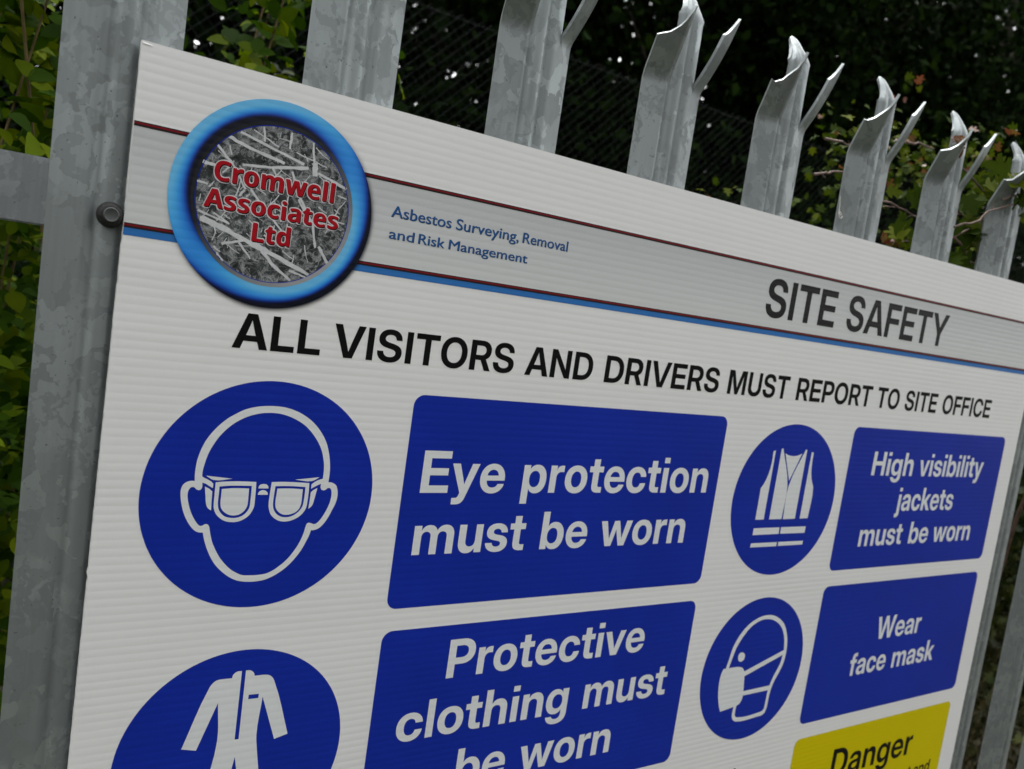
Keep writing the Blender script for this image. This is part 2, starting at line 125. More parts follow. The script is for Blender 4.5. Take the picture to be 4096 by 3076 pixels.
TEXT = [
["heading","I",-181.66,24.22,"H",[
["ALL",73.52,135.43],
["VISITORS",144.65,301.57],
["AND",313.2,384.81],
["DRIVERS",398.96,544.74],
["MUST",557.76,650.37],
["REPORT",663.49,797.18],
["TO",807.55,852.37],
["SITE",864.83,933.2],
["OFFICE",946.47,1061.83]]],
["header_title","I",-99.71,38.9,"H",[
["SITE",592.0,704.31],
["SAFETY",725.14,924.68]]],
["eye","I",-282.9,34.33,"H",[
["Eye",231.05,309.44],
["protection",327.91,552.04]]],
["eye","I",-333.96,33.88,"b",[
["must",231.28,338.7],
["be",356.19,407.83],
["worn",423.21,531.67]]],
["clothing","I",-443.54,34.0,"H",[
["Protective",279.72,501.61]]],
["clothing","I",-494.12,33.91,"b",[
["clothing",239.61,416.21],
["must",435.3,541.83]]],
["clothing","I",-544.68,34.02,"b",[
["be",303.33,354.51],
["worn",370.24,477.84]]],
["hivis","I",-262.15,28.77,"H",[
["High",823.8,908.04],
["visibility",921.69,1072.68]]],
["hivis","I",-306.22,29.16,"b",[
["jackets",886.71,1014.7]]],
["hivis","I",-349.07,28.28,"b",[
["must",824.01,912.27],
["be",928.17,970.76],
["worn",982.25,1072.21]]],
["mask","I",-472.43,29.5,"H",[
["Wear",898.12,996.01]]],
["mask","I",-515.25,29.0,"b",[
["face",854.94,930.68],
["mask",945.1,1041.17]]],
["danger","I",-648.46,37.44,"H",[
["Danger",856.14,1033.57]]],
["danger","I",-683.6,16.8,"d",[
["t",1035.5,1043.6],
["and",1050.75,1090.56]]],
["strapline","G",-75.0,8.21,"A",[
["Asbestos",176.42,226.36],
["Surveying,",230.79,288.59],
["Removal",292.68,337.98]]],
["strapline","G",-90.72,7.26,"R",[
["and",176.68,196.91],
["Risk",200.78,222.9],
["Management",226.72,299.67]]],
["emblem","N",-73.8,13.65,"l",[
["Cromwell",50.19,131.34]]],
["emblem","N",-91.66,11.97,"A",[
["Associates",45.52,136.53]]],
["emblem","N",-108.97,12.3,"L",[
["Ltd",78.39,103.93]]]]
WEB = [(0.6915, 0.011, 1.7597), (0.6936, 0.011, 1.7515), (0.6941, 0.011, 1.7468), (0.6941, 0.011, 1.7424), (0.6971, 0.011, 1.7408), (0.6994, 0.011, 1.7424), (0.6967, 0.011, 1.7442), (0.6943, 0.011, 1.7418), (0.6965, 0.011, 1.7385), (0.6999, 0.011, 1.7377), (0.7013, 0.011, 1.7404)]
STRANDS = [([(56.2, -44.6), (71.4, -49.5), (94.6, -54.1)], 2.2, 1.8), ([(64.0, -40.3), (85.5, -46.0), (107.9, -52.0)], 1.6, 1.5), ([(72.1, -37.0), (89.7, -44.3)], 0.9, 0.8), ([(67.1, -60.7), (85.5, -58.9), (111.2, -53.8)], 1.3, 2.2), ([(112.4, -36.3), (114.9, -49.7)], 1.2, 1.5), ([(115.3, -49.6), (116.4, -58.3)], 4.2, 3), ([(118.4, -55.7), (140.0, -62.5)], 2, 1.8), ([(78.2, -33.4), (80.0, -43.0)], 1.3, 1.1), ([(97.2, -33.2), (97.1, -44.1)], 1.6, 1.4), ([(50.5, -51.8), (61.7, -62.6), (71.0, -76.2)], 1.7, 1.4), ([(42.6, -63.9), (50.9, -64.9)], 2.2, 2.2), ([(87.0, -58.6), (90.7, -65.0)], 1.4, 1.1), ([(44.4, -99.6), (58.5, -103.4), (78.5, -110.8)], 3.6, 3.0), ([(78.5, -110.8), (93.8, -115.7), (120.3, -126.0)], 4.2, 2.0), ([(59.7, -113.9), (74.0, -109.4)], 1.5, 1.5), ([(70.7, -111.4), (79.0, -121.0)], 1.8, 1.0), ([(86.2, -114.0), (94.6, -123.0), (107.8, -131.6)], 3, 1.6), ([(100.4, -58.7), (107.7, -74.8), (118.9, -90.7), (122.6, -106.7)], 1.5, 1.6), ([(74.4, -75.5), (85.1, -86.4), (97.7, -98.8)], 1.2, 1.2), ([(42.6, -95.0), (63.1, -100.5)], 1.3, 1.2), ([(124.8, -105.5), (132.5, -115.8)], 2, 2), ([(40.3, -76.8), (46.8, -77.5)], 1.2, 1.2), ([(107.0, -75.7), (116.6, -91.1)], 1.3, 1.2), ([(134.3, -68.2), (140.9, -69.2)], 1, 1), ([(70.3, -76.4), (67.3, -81.2)], 1.5, 1.5), ([(52.0, -94.7), (62.3, -99.9)], 1.2, 1), ([(106.2, -125.0), (118.2, -127.8)], 1.6, 1.2), ([(56.9, -120.1), (61.6, -125.1)], 1.2, 1.0), ([(124.5, -85.2), (141.6, -86.7)], 0.8, 0.8), ([(101.7, -45.3), (124.0, -50.8)], 0.7, 0.7)]
BRANCHES = [([(0.8081, 0.045, 1.7786), (0.8296, 0.045, 1.78), (0.8584, 0.045, 1.7768), (0.8887, 0.045, 1.7741)], 0.0022), ([(0.9411, 0.035, 1.8475), (0.9673, 0.035, 1.8401), (1.0018, 0.035, 1.8299), (1.0253, 0.035, 1.8216)], 0.0024), ([(1.0072, 0.025, 1.8179), (1.0223, 0.025, 1.8196), (1.0438, 0.025, 1.8178)], 0.002), ([(1.0288, -0.004, 1.8298), (0.9985, -0.004, 1.8177), (0.9812, -0.004, 1.811)], 0.002), ([(0.8861, -0.006, 1.7604), (0.8979, -0.006, 1.7662), (0.924, -0.006, 1.7724), (0.9378, -0.006, 1.7797), (0.9505, -0.006, 1.7908), (0.9693, -0.006, 1.7976), (0.9983, -0.006, 1.808), (1.0294, -0.006, 1.8156)], 0.0022), ([(1.0187, 0.03, 1.8191), (1.0208, 0.03, 1.8078), (1.0102, 0.03, 1.7942), (0.9819, 0.03, 1.7753), (0.9512, 0.03, 1.7597)], 0.003), ([(0.9459, 0.028, 1.7589), (0.9621, 0.028, 1.7547), (0.9815, 0.028, 1.7429), (0.993, 0.028, 1.7354), (1.0076, 0.028, 1.7259)], 0.0026), ([(0.9894, 0.026, 1.7349), (1.0162, 0.026, 1.7343), (1.0295, 0.026, 1.7351)], 0.0015), ([(0.8361, 0.16, 1.8676), (0.8546, 0.16, 1.869), (0.8734, 0.16, 1.8709), (0.8994, 0.16, 1.8696)], 0.003), ([(1.0691, 0.2, 1.9181), (1.0982, 0.2, 1.9234), (1.1396, 0.2, 1.9246)], 0.0032), ([(0.8275, 0.16, 1.8192), (0.8483, 0.16, 1.8253), (0.8658, 0.16, 1.8307), (0.8902, 0.16, 1.834)], 0.003), ([(0.8243, 0.05, 1.7749), (0.8349, 0.05, 1.7763), (0.8474, 0.05, 1.7781)], 0.0012), ([(0.8594, 0.04, 1.7388), (0.8683, 0.04, 1.7408), (0.8827, 0.04, 1.7443)], 0.0015), ([(1.0663, 0.01, 1.8663), (1.0496, 0.01, 1.8512), (1.0297, 0.01, 1.8287)], 0.0016)]
HLEAVES = [(0.9958, 0.015, 1.854, 0.034), (1.0055, -0.008, 1.8357, 0.034), (1.0038, -0.01, 1.8409, 0.028), (0.9708, 0.03, 1.8053, 0.03), (0.9693, 0.035, 1.7994, 0.026), (0.9871, 0.03, 1.8142, 0.026), (0.9882, 0.028, 1.7718, 0.04), (1.0032, 0.028, 1.779, 0.034), (0.977, 0.03, 1.7652, 0.034), (0.8687, 0.048, 1.7556, 0.034), (0.8622, 0.05, 1.7501, 0.028), (0.8547, 0.06, 1.7983, 0.02), (0.8879, 0.045, 1.7999, 0.03), (0.8866, 0.045, 1.792, 0.026), (0.9828, 0.025, 1.7536, 0.03), (0.9981, 0.025, 1.7537, 0.026), (1.0159, 0.02, 1.752, 0.024), (0.9685, 0.026, 1.7329, 0.034), (0.9591, 0.028, 1.7337, 0.026), (0.9553, 0.03, 1.7661, 0.024), (0.999, 0.02, 1.831, 0.028), (1.0112, 0.018, 1.8299, 0.026), (1.0056, 0.06, 1.8445, 0.026), (1.0177, 0.06, 1.8423, 0.022), (1.0136, -0.008, 1.8159, 0.03), (1.0173, -0.01, 1.8189, 0.026), (1.0166, 0.008, 1.8398, 0.02), (1.0106, 0.02, 1.8241, 0.024), (0.8669, 0.05, 1.7708, 0.014), (0.9805, 0.04, 1.7226, 0.03), (0.9874, 0.03, 1.7252, 0.026), (1.0558, 0.01, 1.8104, 0.026), (1.0665, 0.01, 1.8077, 0.022), (1.0204, 0.02, 1.8457, 0.024), (1.0246, 0.04, 1.8428, 0.026), (1.0355, 0.06, 1.8435, 0.024), (0.8766, 0.045, 1.7404, 0.02), (0.8734, 0.06, 1.7408, 0.024), (0.8818, 0.045, 1.7479, 0.018), (1.0151, 0.026, 1.7728, 0.024), (1.0009, 0.04, 1.8043, 0.022), (0.9847, 0.035, 1.7931, 0.014), (0.9995, 0.03, 1.8107, 0.022), (1.0158, 0.03, 1.8266, 0.024), (1.0199, 0.015, 1.827, 0.022), (0.9807, 0.026, 1.7819, 0.018), (1.019, 0.024, 1.7407, 0.014), (1.0067, 0.024, 1.7318, 0.018)]
HTIPS = [(0.8614, -0.006, 1.8554, 0.014), (0.8657, -0.006, 1.8543, 0.012), (0.8572, -0.006, 1.8564, 0.01), (0.8745, -0.004, 1.8616, 0.012), (0.8686, -0.006, 1.8518, 0.014), (0.8606, 0.06, 1.7387, 0.016), (0.8667, 0.06, 1.7374, 0.018), (0.8744, 0.06, 1.7376, 0.014), (1.0274, 0.026, 1.7348, 0.014), (1.0343, 0.026, 1.7346, 0.012), (1.0123, 0.01, 1.8436, 0.008)]
HCLUSTERS = [(1.2986, 0.33, 1.9457, 0.04, 150, 0.05), (1.3428, 0.33, 1.9423, 0.04, 150, 0.08), (1.2645, 0.33, 1.9227, 0.035, 80, 0.25), (1.3364, 0.34, 1.9254, 0.03, 60, 0.2), (1.2122, 0.32, 1.9766, 0.02, 40, 0.4), (1.2332, 0.32, 1.9448, 0.025, 60, 0.1), (1.3041, 0.22, 1.9399, 0.035, 110, 0.45), (1.3388, 0.25, 1.937, 0.04, 110, 0.2), (1.3396, 0.22, 1.9611, 0.025, 60, 0.4), (1.1609, 0.15, 1.8697, 0.03, 60, 0.15), (1.1574, 0.12, 1.8573, 0.035, 60, 0.1), (1.0167, 0.26, 1.9227, 0.03, 60, 0.05), (0.9863, 0.26, 1.913, 0.02, 30, 0.1), (0.967, 0.24, 1.8622, 0.03, 50, 0.1), (0.9888, 0.24, 1.8469, 0.02, 24, 0.1), (1.0005, 0.26, 1.8121, 0.03, 36, 0.1), (1.1821, 0.11, 1.8764, 0.03, 50, 0.1), (1.0864, 0.1, 1.7484, 0.03, 36, 0.1), (1.3003, 0.15, 1.9233, 0.04, 50, 0.2), (1.2327, 0.35, 2.0602, 0.025, 16, 0.1), (1.2514, 0.35, 2.0759, 0.02, 14, 0.6), (1.1082, 0.33, 1.974, 0.03, 40, 0.1), (0.9471, 0.4, 1.8212, 0.03, 40, 0.7), (1.1021, 0.35, 1.8155, 0.035, 50, 0.1), (1.0519, 0.3, 1.8534, 0.02, 20, 0.1), (1.026, 0.3, 1.9145, 0.02, 16, 0.1)]

# ------------------------------------------------------------------ helpers
def tag(o, label=None, cat=None, group=None, kind=None):
    if label: o['label'] = label
    if cat: o['category'] = cat
    if group: o['group'] = group
    if kind: o['kind'] = kind
    return o
def empty(name, loc=(0, 0, 0)):
    o = bpy.data.objects.new(name, None); COL.objects.link(o); o.location = loc; o.empty_display_size = 0.1
    return o
def mesh_obj(name, verts, faces, mat, parent=None, smooth=False):
    me = bpy.data.meshes.new(name); me.from_pydata([tuple(v) for v in verts], [], faces); me.update()
    if smooth: me.shade_smooth()
    o = bpy.data.objects.new(name, me); COL.objects.link(o)
    if mat: me.materials.append(mat)
    if parent: o.parent = parent
    return o
def np_mesh(name, V, F, mat, parent=None, smooth=False, mats=None, midx=None):
    """V (n,3), F (m,k) uniform polygons"""
    me = bpy.data.meshes.new(name); n, k = F.shape
    me.vertices.add(len(V)); me.vertices.foreach_set('co', np.asarray(V, np.float32).ravel())
    me.loops.add(n * k); me.loops.foreach_set('vertex_index', F.astype(np.int32).ravel())
    me.polygons.add(n); me.polygons.foreach_set('loop_start', np.arange(0, n * k, k, dtype=np.int32))
    if smooth: me.polygons.foreach_set('use_smooth', np.ones(n, bool))
    for q in (mats or [mat]): me.materials.append(q)
    if midx is not None: me.polygons.foreach_set('material_index', midx.astype(np.int32))
    me.update(calc_edges=True)
    o = bpy.data.objects.new(name, me); COL.objects.link(o)
    if parent: o.parent = parent
    return o
def tube(bm, pts, radii, seg=6):
    rings = []
    for i, p in enumerate(pts):
        a = Vector(pts[max(i - 1, 0)]); b = Vector(pts[min(i + 1, len(pts) - 1)])
        t = (b - a).normalized(); u = t.orthogonal().normalized(); w = t.cross(u)
        if rings:                                   # keep the rings aligned
            u = (pu - t * pu.dot(t)).normalized(); w = t.cross(u)
        pu = u
        rings.append([bm.verts.new(Vector(p) + (u * math.cos(2 * math.pi * k / seg) + w * math.sin(2 * math.pi * k / seg)) * radii[i]) for k in range(seg)])
    for a, b in zip(rings, rings[1:]):
        for k in range(seg): bm.faces.new((a[k], a[(k + 1) % seg], b[(k + 1) % seg], b[k]))
    bm.faces.new(rings[0][::-1]); bm.faces.new(rings[-1])
def bm_obj(name, bm, mat, parent=None, smooth=True):
    me = bpy.data.meshes.new(name); bm.normal_update(); bm.to_mesh(me); bm.free()
    if smooth: me.shade_smooth(); me.set_sharp_from_angle(angle=math.radians(38))
    me.materials.append(mat)
    o = bpy.data.objects.new(name, me); COL.objects.link(o)
    if parent: o.parent = parent
    return o
def box(bm, x0, x1, y0, y1, z0, z1):
    v = [bm.verts.new(p) for p in ((x0,y0,z0),(x1,y0,z0),(x1,y1,z0),(x0,y1,z0),(x0,y0,z1),(x1,y0,z1),(x1,y1,z1),(x0,y1,z1))]
    for f in ((0,3,2,1),(4,5,6,7),(0,1,5,4),(1,2,6,5),(2,3,7,6),(3,0,4,7)): bm.faces.new([v[i] for i in f])

class Mat:
    def __init__(s, name, rough=0.6, metal=0.0, spec=0.5):
        s.m = bpy.data.materials.new(name); s.m.use_nodes = True
        s.n, s.l = s.m.node_tree.nodes, s.m.node_tree.links
        s.b = s.n['Principled BSDF']; s.b.inputs['Roughness'].default_value = rough
        s.b.inputs['Metallic'].default_value = metal; s.b.inputs['Specular IOR Level'].default_value = spec
    def node(s, t, **kw):
        q = s.n.new(t)
        for k, v in kw.items():
            if k.startswith('i_'): q.inputs[k[2:].replace('_', ' ')].default_value = v
            else: setattr(q, k, v)
        return q
    def math(s, op, a, b=None, c=None, clamp=False):
        q = s.n.new('ShaderNodeMath'); q.operation = op; q.use_clamp = clamp
        for i, v in enumerate((a, b, c)):
            if v is None: continue
            if hasattr(v, 'links'): s.l.new(v, q.inputs[i])
            else: q.inputs[i].default_value = v
        return q.outputs[0]
    def ramp(s, fac, stops, interp='LINEAR'):
        q = s.n.new('ShaderNodeValToRGB'); q.color_ramp.interpolation = interp
        e = q.color_ramp.elements
        while len(e) < len(stops): e.new(0.5)
        for i, (p, c) in enumerate(stops): e[i].position = p; e[i].color = tuple(c) + (1,)
        s.l.new(fac, q.inputs[0]); return q.outputs[0]
    def mix(s, fac, a, b, mode='MIX'):
        q = s.n.new('ShaderNodeMix'); q.data_type = 'RGBA'; q.blend_type = mode
        for sock, v in ((q.inputs[0], fac), (q.inputs[6], a), (q.inputs[7], b)):
            if hasattr(v, 'links'): s.l.new(v, sock)
            elif isinstance(v, (int, float)): sock.default_value = v
            else: sock.default_value = tuple(v) + (1,)
        return q.outputs[2]
    def coord(s, kind='Object', scale=None, rot=None):
        t = s.n.new('ShaderNodeTexCoord').outputs[kind]
        if scale or rot:
            q = s.n.new('ShaderNodeMapping')
            if scale: q.inputs['Scale'].default_value = scale
            if rot: q.inputs['Rotation'].default_value = rot
            s.l.new(t, q.inputs[0]); t = q.outputs[0]
        return t
    def noise(s, vec, scale, detail=3, rough=0.5, dist=0.0):
        q = s.n.new('ShaderNodeTexNoise'); q.inputs['Scale'].default_value = scale; q.inputs['Detail'].default_value = detail
        q.inputs['Roughness'].default_value = rough; q.inputs['Distortion'].default_value = dist
        s.l.new(vec, q.inputs['Vector']); return q
    def col(s, c):
        if hasattr(c, 'links'): s.l.new(c, s.b.inputs['Base Color'])
        else: s.b.inputs['Base Color'].default_value = tuple(c) + (1,)
    def bump(s, h, dist=1.0, strength=1.0):
        q = s.n.new('ShaderNodeBump'); q.inputs['Distance'].default_value = dist; q.inputs['Strength'].default_value = strength
        s.l.new(h, q.inputs['Height']); s.l.new(q.outputs[0], s.b.inputs['Normal'])

# ------------------------------------------------------------------ materials of the sign
def flutes(M, amp=0.00006):
    """the ribs of the fluted plastic sheet telegraph through everything printed on it"""
    v = M.coord('Object')
    sep = M.node('ShaderNodeSeparateXYZ'); M.l.new(v, sep.inputs[0])
    n = M.noise(M.coord('Object', (3.0, 1, 60.0)), 1.0, 2)
    ph = M.math('MULTIPLY', sep.outputs[2], math.pi / 0.0057)
    w = M.math('ABSOLUTE', M.math('SINE', M.math('ADD', ph, M.math('MULTIPLY', n.outputs[0], 0.9))))
    n2 = M.noise(M.coord('Object', (1.2, 1, 30.0)), 1.0, 3)
    n4 = M.noise(M.coord('Object'), 5.0, 2)
    a = M.math('MULTIPLY', M.math('ADD', M.math('MULTIPLY', n2.outputs[0], n4.outputs[0]), 0.10), amp * 3.0)
    h = M.math('MULTIPLY', w, a)
    n3 = M.noise(M.coord('Object', (2.0, 1, 16.0)), 1.0, 2)
    h = M.math('ADD', h, M.math('MULTIPLY', n3.outputs[0], 0.0006))
    M.bump(h, 1.0, 1.0)
def ink(name, c, rough=0.38, var=0.04, amp=0.00006, spec=0.2):
    M = Mat(name, rough + 0.12, 0.0, spec)
    n = M.noise(M.coord('Object', (1, 1, 1)), 9.0, 4, 0.6)
    n2 = M.noise(M.coord('Object', (1, 1, 1)), 600.0, 2, 0.6)
    f = M.math('ADD', M.math('MULTIPLY', n.outputs[0], 0.7), M.math('MULTIPLY', n2.outputs[0], 0.3))
    lo = tuple(max(0, x * (1 - var)) for x in c); hi = tuple(min(1, x * (1 + var)) for x in c)
    M.col(M.ramp(f, [(0.3, lo), (0.7, hi)])); flutes(M, amp); return M.m
M_white = ink("printed_white", (0.775, 0.772, 0.762), 0.42, 0.015)
M_cut = ink("cut_plastic_edge", (0.8, 0.8, 0.8), 0.6, 0.03)
M_blue = ink("printed_blue", (0.006, 0.025, 0.33), 0.34, 0.12, spec=0.15)
M_bluetext = ink("white_lettering", (0.72, 0.74, 0.74), 0.40, 0.015)
M_black = ink("printed_black", (0.006, 0.0065, 0.006), 0.35, 0.1, spec=0.07)
M_yellow = ink("printed_yellow", (0.60, 0.50, 0.0015), 0.38, 0.03, spec=0.06)
M_stripe = ink("printed_mid_blue", (0.025, 0.15, 0.43), 0.38, 0.05)
M_red = ink("printed_red", (0.19, 0.004, 0.010), 0.35, 0.1)
M_dark = ink("printed_line_black", (0.02, 0.012, 0.012), 0.35, 0.1)
M_title = ink("printed_charcoal", (0.010, 0.011, 0.010), 0.32, 0.25, 0.00009, 0.16)
M_logored = ink("emblem_red", (0.36, 0.002, 0.010), 0.35, 0.1)
M_halo = ink("emblem_letter_edge", (0.68, 0.64, 0.66), 0.4, 0.05)
M_navy = ink("strapline_navy", (0.016, 0.085, 0.26), 0.35, 0.08)
M_navyshade = ink("strapline_edge", (0.012, 0.016, 0.04), 0.35, 0.08)
M_fibre = ink("fibre_grey", (0.56, 0.57, 0.58), 0.4, 0.25)
# grey band: printed gradient running down the band
M = Mat("printed_grey_band", 0.4, 0, 0.4)
sep = M.node('ShaderNodeSeparateXYZ'); M.l.new(M.coord('Object'), sep.inputs[0])
f = M.math('MULTIPLY', M.math('ADD', M.math('MULTIPLY', sep.outputs[2], -1.0), -0.050), 1 / 0.060)
n = M.noise(M.coord('Object'), 500.0, 2)
M.col(M.ramp(M.math('ADD', f, M.math('MULTIPLY', M.math('SUBTRACT', n.outputs[0], .5), 0.25)), [(0.0, (0.50, 0.515, 0.515)), (0.35, (0.56, 0.575, 0.575)), (1.0, (0.615, 0.63, 0.62))]))
flutes(M); M_band = M.m
# emblem ring: printed bevel from navy to light blue, with a printed soft edge
EC = (0.0922, -0.0832)
def emblem_coords(M):
    sep = M.node('ShaderNodeSeparateXYZ'); M.l.new(M.coord('Object'), sep.inputs[0])
    x = M.math('SUBTRACT', sep.outputs[0], EC[0]); y = M.math('SUBTRACT', sep.outputs[2], EC[1])
    r = M.math('SQRT', M.math('ADD', M.math('MULTIPLY', x, x), M.math('MULTIPLY', y, y)))
    d = M.math('DIVIDE', M.math('ADD', M.math('MULTIPLY', x, -0.62), M.math('MULTIPLY', y, 0.78)), r)
    return x, y, r, d
M = Mat("emblem_ring_blue", 0.36, 0, 0.4)
x, y, r, d = emblem_coords(M)
t = M.math('MULTIPLY', M.math('SUBTRACT', r, 0.0545), 1 / 0.0145, clamp=True)
edge = M.math('SUBTRACT', t, 0.5)
val = M.math('ADD', M.math('MULTIPLY', M.math('MULTIPLY', edge, d), 2.1), 0.58)
val = M.math('SUBTRACT', val, M.math('MULTIPLY', M.math('POWER', M.math('ABSOLUTE', M.math('MULTIPLY', edge, 2.0)), 3.0), 0.22))
M.col(M.ramp(val, [(0.0, (0.002, 0.003, 0.012)), (0.16, (0.004, 0.012, 0.10)), (0.32, (0.008, 0.07, 0.40)), (0.55, (0.028, 0.24, 0.72)), (0.80, (0.07, 0.40, 0.80)), (1.0, (0.14, 0.48, 0.80))]))
flutes(M); M_ring = M.m
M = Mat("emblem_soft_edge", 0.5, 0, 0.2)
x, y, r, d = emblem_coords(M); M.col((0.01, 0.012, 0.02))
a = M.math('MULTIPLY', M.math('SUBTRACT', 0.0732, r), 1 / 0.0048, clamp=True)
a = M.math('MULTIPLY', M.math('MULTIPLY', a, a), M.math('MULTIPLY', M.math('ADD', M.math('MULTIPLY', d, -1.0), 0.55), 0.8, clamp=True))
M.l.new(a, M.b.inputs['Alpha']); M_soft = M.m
M = Mat("emblem_rim_grey", 0.36, 0, 0.4)
x, y, r, d = emblem_coords(M)
M.col(M.ramp(M.math('ADD', M.math('MULTIPLY', d, -0.5), 0.5), [(0.0, (0.008, 0.009, 0.012)), (0.35, (0.015, 0.018, 0.02)), (0.6, (0.10, 0.11, 0.12)), (1.0, (0.33, 0.34, 0.35))]))
flutes(M); M_rim = M.m
M = Mat("micrograph_print", 0.4, 0, 0.4)
base = M.noise(M.coord('Object'), 150.0, 5, 0.66, 1.2)
c = M.ramp(base.outputs[0], [(0.34, (0.006, 0.007, 0.007)), (0.48, (0.045, 0.052, 0.052)), (0.60, (0.20, 0.21, 0.21)), (0.72, (0.38, 0.39, 0.40))])
for ang, sx, sy, th in ((0.0, 150, 150, 0.02), (0.0, 90, 110, 0.014)):
    q = M.noise(M.coord('Object', (sx, 1, sy)), 1.0, 3, 0.5, 1.2)
    k = M.math('SUBTRACT', 1.0, M.math('MULTIPLY', M.math('ABSOLUTE', M.math('SUBTRACT', q.outputs[0], 0.53)), 1 / th), clamp=True)
    c = M.mix(M.math('MULTIPLY', k, 0.62), c, (0.44, 0.45, 0.46))
M.col(c); flutes(M); M_micro = M.m

# ------------------------------------------------------------------ galvanised steel
def galv(name, dark, mid, light, rough=0.5, metal=0.35, scale=1.0):
    M = Mat(name, rough, metal, 0.5)
    co = M.node('ShaderNodeTexCoord').outputs['Object']
    oi = M.node('ShaderNodeObjectInfo')
    off = M.node('ShaderNodeVectorMath', operation='SCALE'); cx = M.node('ShaderNodeCombineXYZ')
    for i in range(3): M.l.new(oi.outputs['Random'], cx.inputs[i])
    M.l.new(cx.outputs[0], off.inputs[0]); off.inputs['Scale'].default_value = 37.0
    ad = M.node('ShaderNodeVectorMath', operation='ADD'); M.l.new(co, ad.inputs[0]); M.l.new(off.outputs[0], ad.inputs[1])
    dn = M.noise(ad.outputs[0], 45 * scale, 3, 0.6)
    dv = M.node('ShaderNodeVectorMath', operation='SCALE'); M.l.new(dn.outputs['Color'], dv.inputs[0]); dv.inputs['Scale'].default_value = 0.034 / scale
    a2 = M.node('ShaderNodeVectorMath', operation='ADD'); M.l.new(ad.outputs[0], a2.inputs[0]); M.l.new(dv.outputs[0], a2.inputs[1])
    mp = M.node('ShaderNodeMapping'); mp.inputs['Scale'].default_value = (1, 1, 0.62); M.l.new(a2.outputs[0], mp.inputs[0])
    vo = M.node('ShaderNodeTexVoronoi'); vo.feature = 'SMOOTH_F1'; vo.inputs['Smoothness'].default_value = 0.05
    vo.inputs['Scale'].default_value = 84 * scale; M.l.new(mp.outputs[0], vo.inputs['Vector'])
    bw = M.node('ShaderNodeSeparateColor'); M.l.new(vo.outputs['Color'], bw.inputs[0])
    big = M.noise(ad.outputs[0], 9 * scale, 2)
    patch = M.math('ADD', M.math('MULTIPLY', bw.outputs[0], 0.8), M.math('MULTIPLY', big.outputs[0], 0.5))
    c = M.ramp(patch, [(0.30, dark), (0.52, mid), (0.80, mid), (0.90, light)])
    v2 = M.node('ShaderNodeTexVoronoi'); v2.inputs['Scale'].default_value = 210 * scale; M.l.new(mp.outputs[0], v2.inputs['Vector'])
    b2 = M.node('ShaderNodeSeparateColor'); M.l.new(v2.outputs['Color'], b2.inputs[0])
    msk = M.noise(ad.outputs[0], 22 * scale, 3)
    k2 = M.math('MULTIPLY', M.math('GREATER_THAN', b2.outputs[1], 0.58), M.ramp(msk.outputs[0], [(0.46, (0, 0, 0)), (0.56, (1, 1, 1))]))
    c = M.mix(M.math('MULTIPLY', k2, 0.75), c, light)
    st = M.noise(M.coord('Object', (260 * scale, 260 * scale, 9 * scale)), 1.0, 4, 0.65)
    c = M.mix(0.22, c, M.ramp(st.outputs[0], [(0.3, tuple(v * .72 for v in mid)), (0.7, tuple(v * 1.22 for v in mid))]))
    sp = M.noise(ad.outputs[0], 420 * scale, 2, 0.5)
    c = M.mix(M.ramp(sp.outputs[0], [(0.70, (0, 0, 0)), (0.76, (1, 1, 1))]), c, tuple(v * .45 for v in dark))
    rs = M.noise(ad.outputs[0], 30 * scale, 4, 0.7)
    c = M.mix(M.math('MULTIPLY', M.ramp(rs.outputs[0], [(0.68, (0, 0, 0)), (0.80, (1, 1, 1))]), 0.35), c, (0.16, 0.12, 0.09))
    M.col(c)
    M.l.new(M.ramp(patch, [(0.2, (0.66,) * 3), (0.9, (0.50,) * 3)]), M.b.inputs['Roughness'])
    hb = M.math('ADD', M.math('MULTIPLY', big.outputs[0], 0.0012), M.math('MULTIPLY', st.outputs[0], 0.00012))
    M.bump(hb, 1.0, 0.6)
    return M.m
M_galv = galv("galvanised_steel", (0.205, 0.225, 0.227), (0.245, 0.270, 0.272), (0.335, 0.37, 0.372), 0.5, 0.62)
M_rail = galv("weathered_galvanised_steel", (0.165, 0.177, 0.182), (0.215, 0.23, 0.236), (0.30, 0.32, 0.328), 0.6, 0.5, 1.4)
M = Mat("dark_bolt_steel", 0.6, 0.5, 0.4)
bn = M.noise(M.coord('Object'), 600, 3)
M.col(M.ramp(bn.outputs[0], [(0.3, (0.022, 0.021, 0.021)), (0.7, (0.045, 0.044, 0.043))])); M_bolt = M.m
M = Mat("bolt_core_steel", 0.5, 0.5, 0.4); M.col((0.09, 0.095, 0.095)); M_core = M.m
M = Mat("wire_mesh_coating", 0.8, 0.0, 0.1); M.col((0.009, 0.012, 0.011)); M_wire = M.m

# ------------------------------------------------------------------ vegetation materials
def leafmat(name, stops, trans=0.25, rough=0.5, spec=0.3):
    M = Mat(name, rough, 0.0, spec)
    g = M.node('ShaderNodeNewGeometry')
    n = M.noise(M.coord('Object'), 3.2, 3, 0.6)
    f = M.math('ADD', M.math('MULTIPLY', g.outputs['Random Per Island'], 0.6), M.math('MULTIPLY', n.outputs[0], 0.5))
    c = M.ramp(f, stops)
    M.col(c)
    tr = M.node('ShaderNodeBsdfTranslucent'); M.l.new(c, tr.inputs[0])
    mx = M.node('ShaderNodeMixShader'); mx.inputs[0].default_value = trans
    M.l.new(M.b.outputs[0], mx.inputs[1]); M.l.new(tr.outputs[0], mx.inputs[2])
    M.l.new(mx.outputs[0], M.n['Material Output'].inputs[0])
    return M.m
M_tree = leafmat("dark_tree_leaf", [(0.15, (0.0015, 0.0045, 0.001)), (0.6, (0.0045, 0.011, 0.0015)), (0.95, (0.012, 0.025, 0.002))], 0.05, 0.9, 0.03)
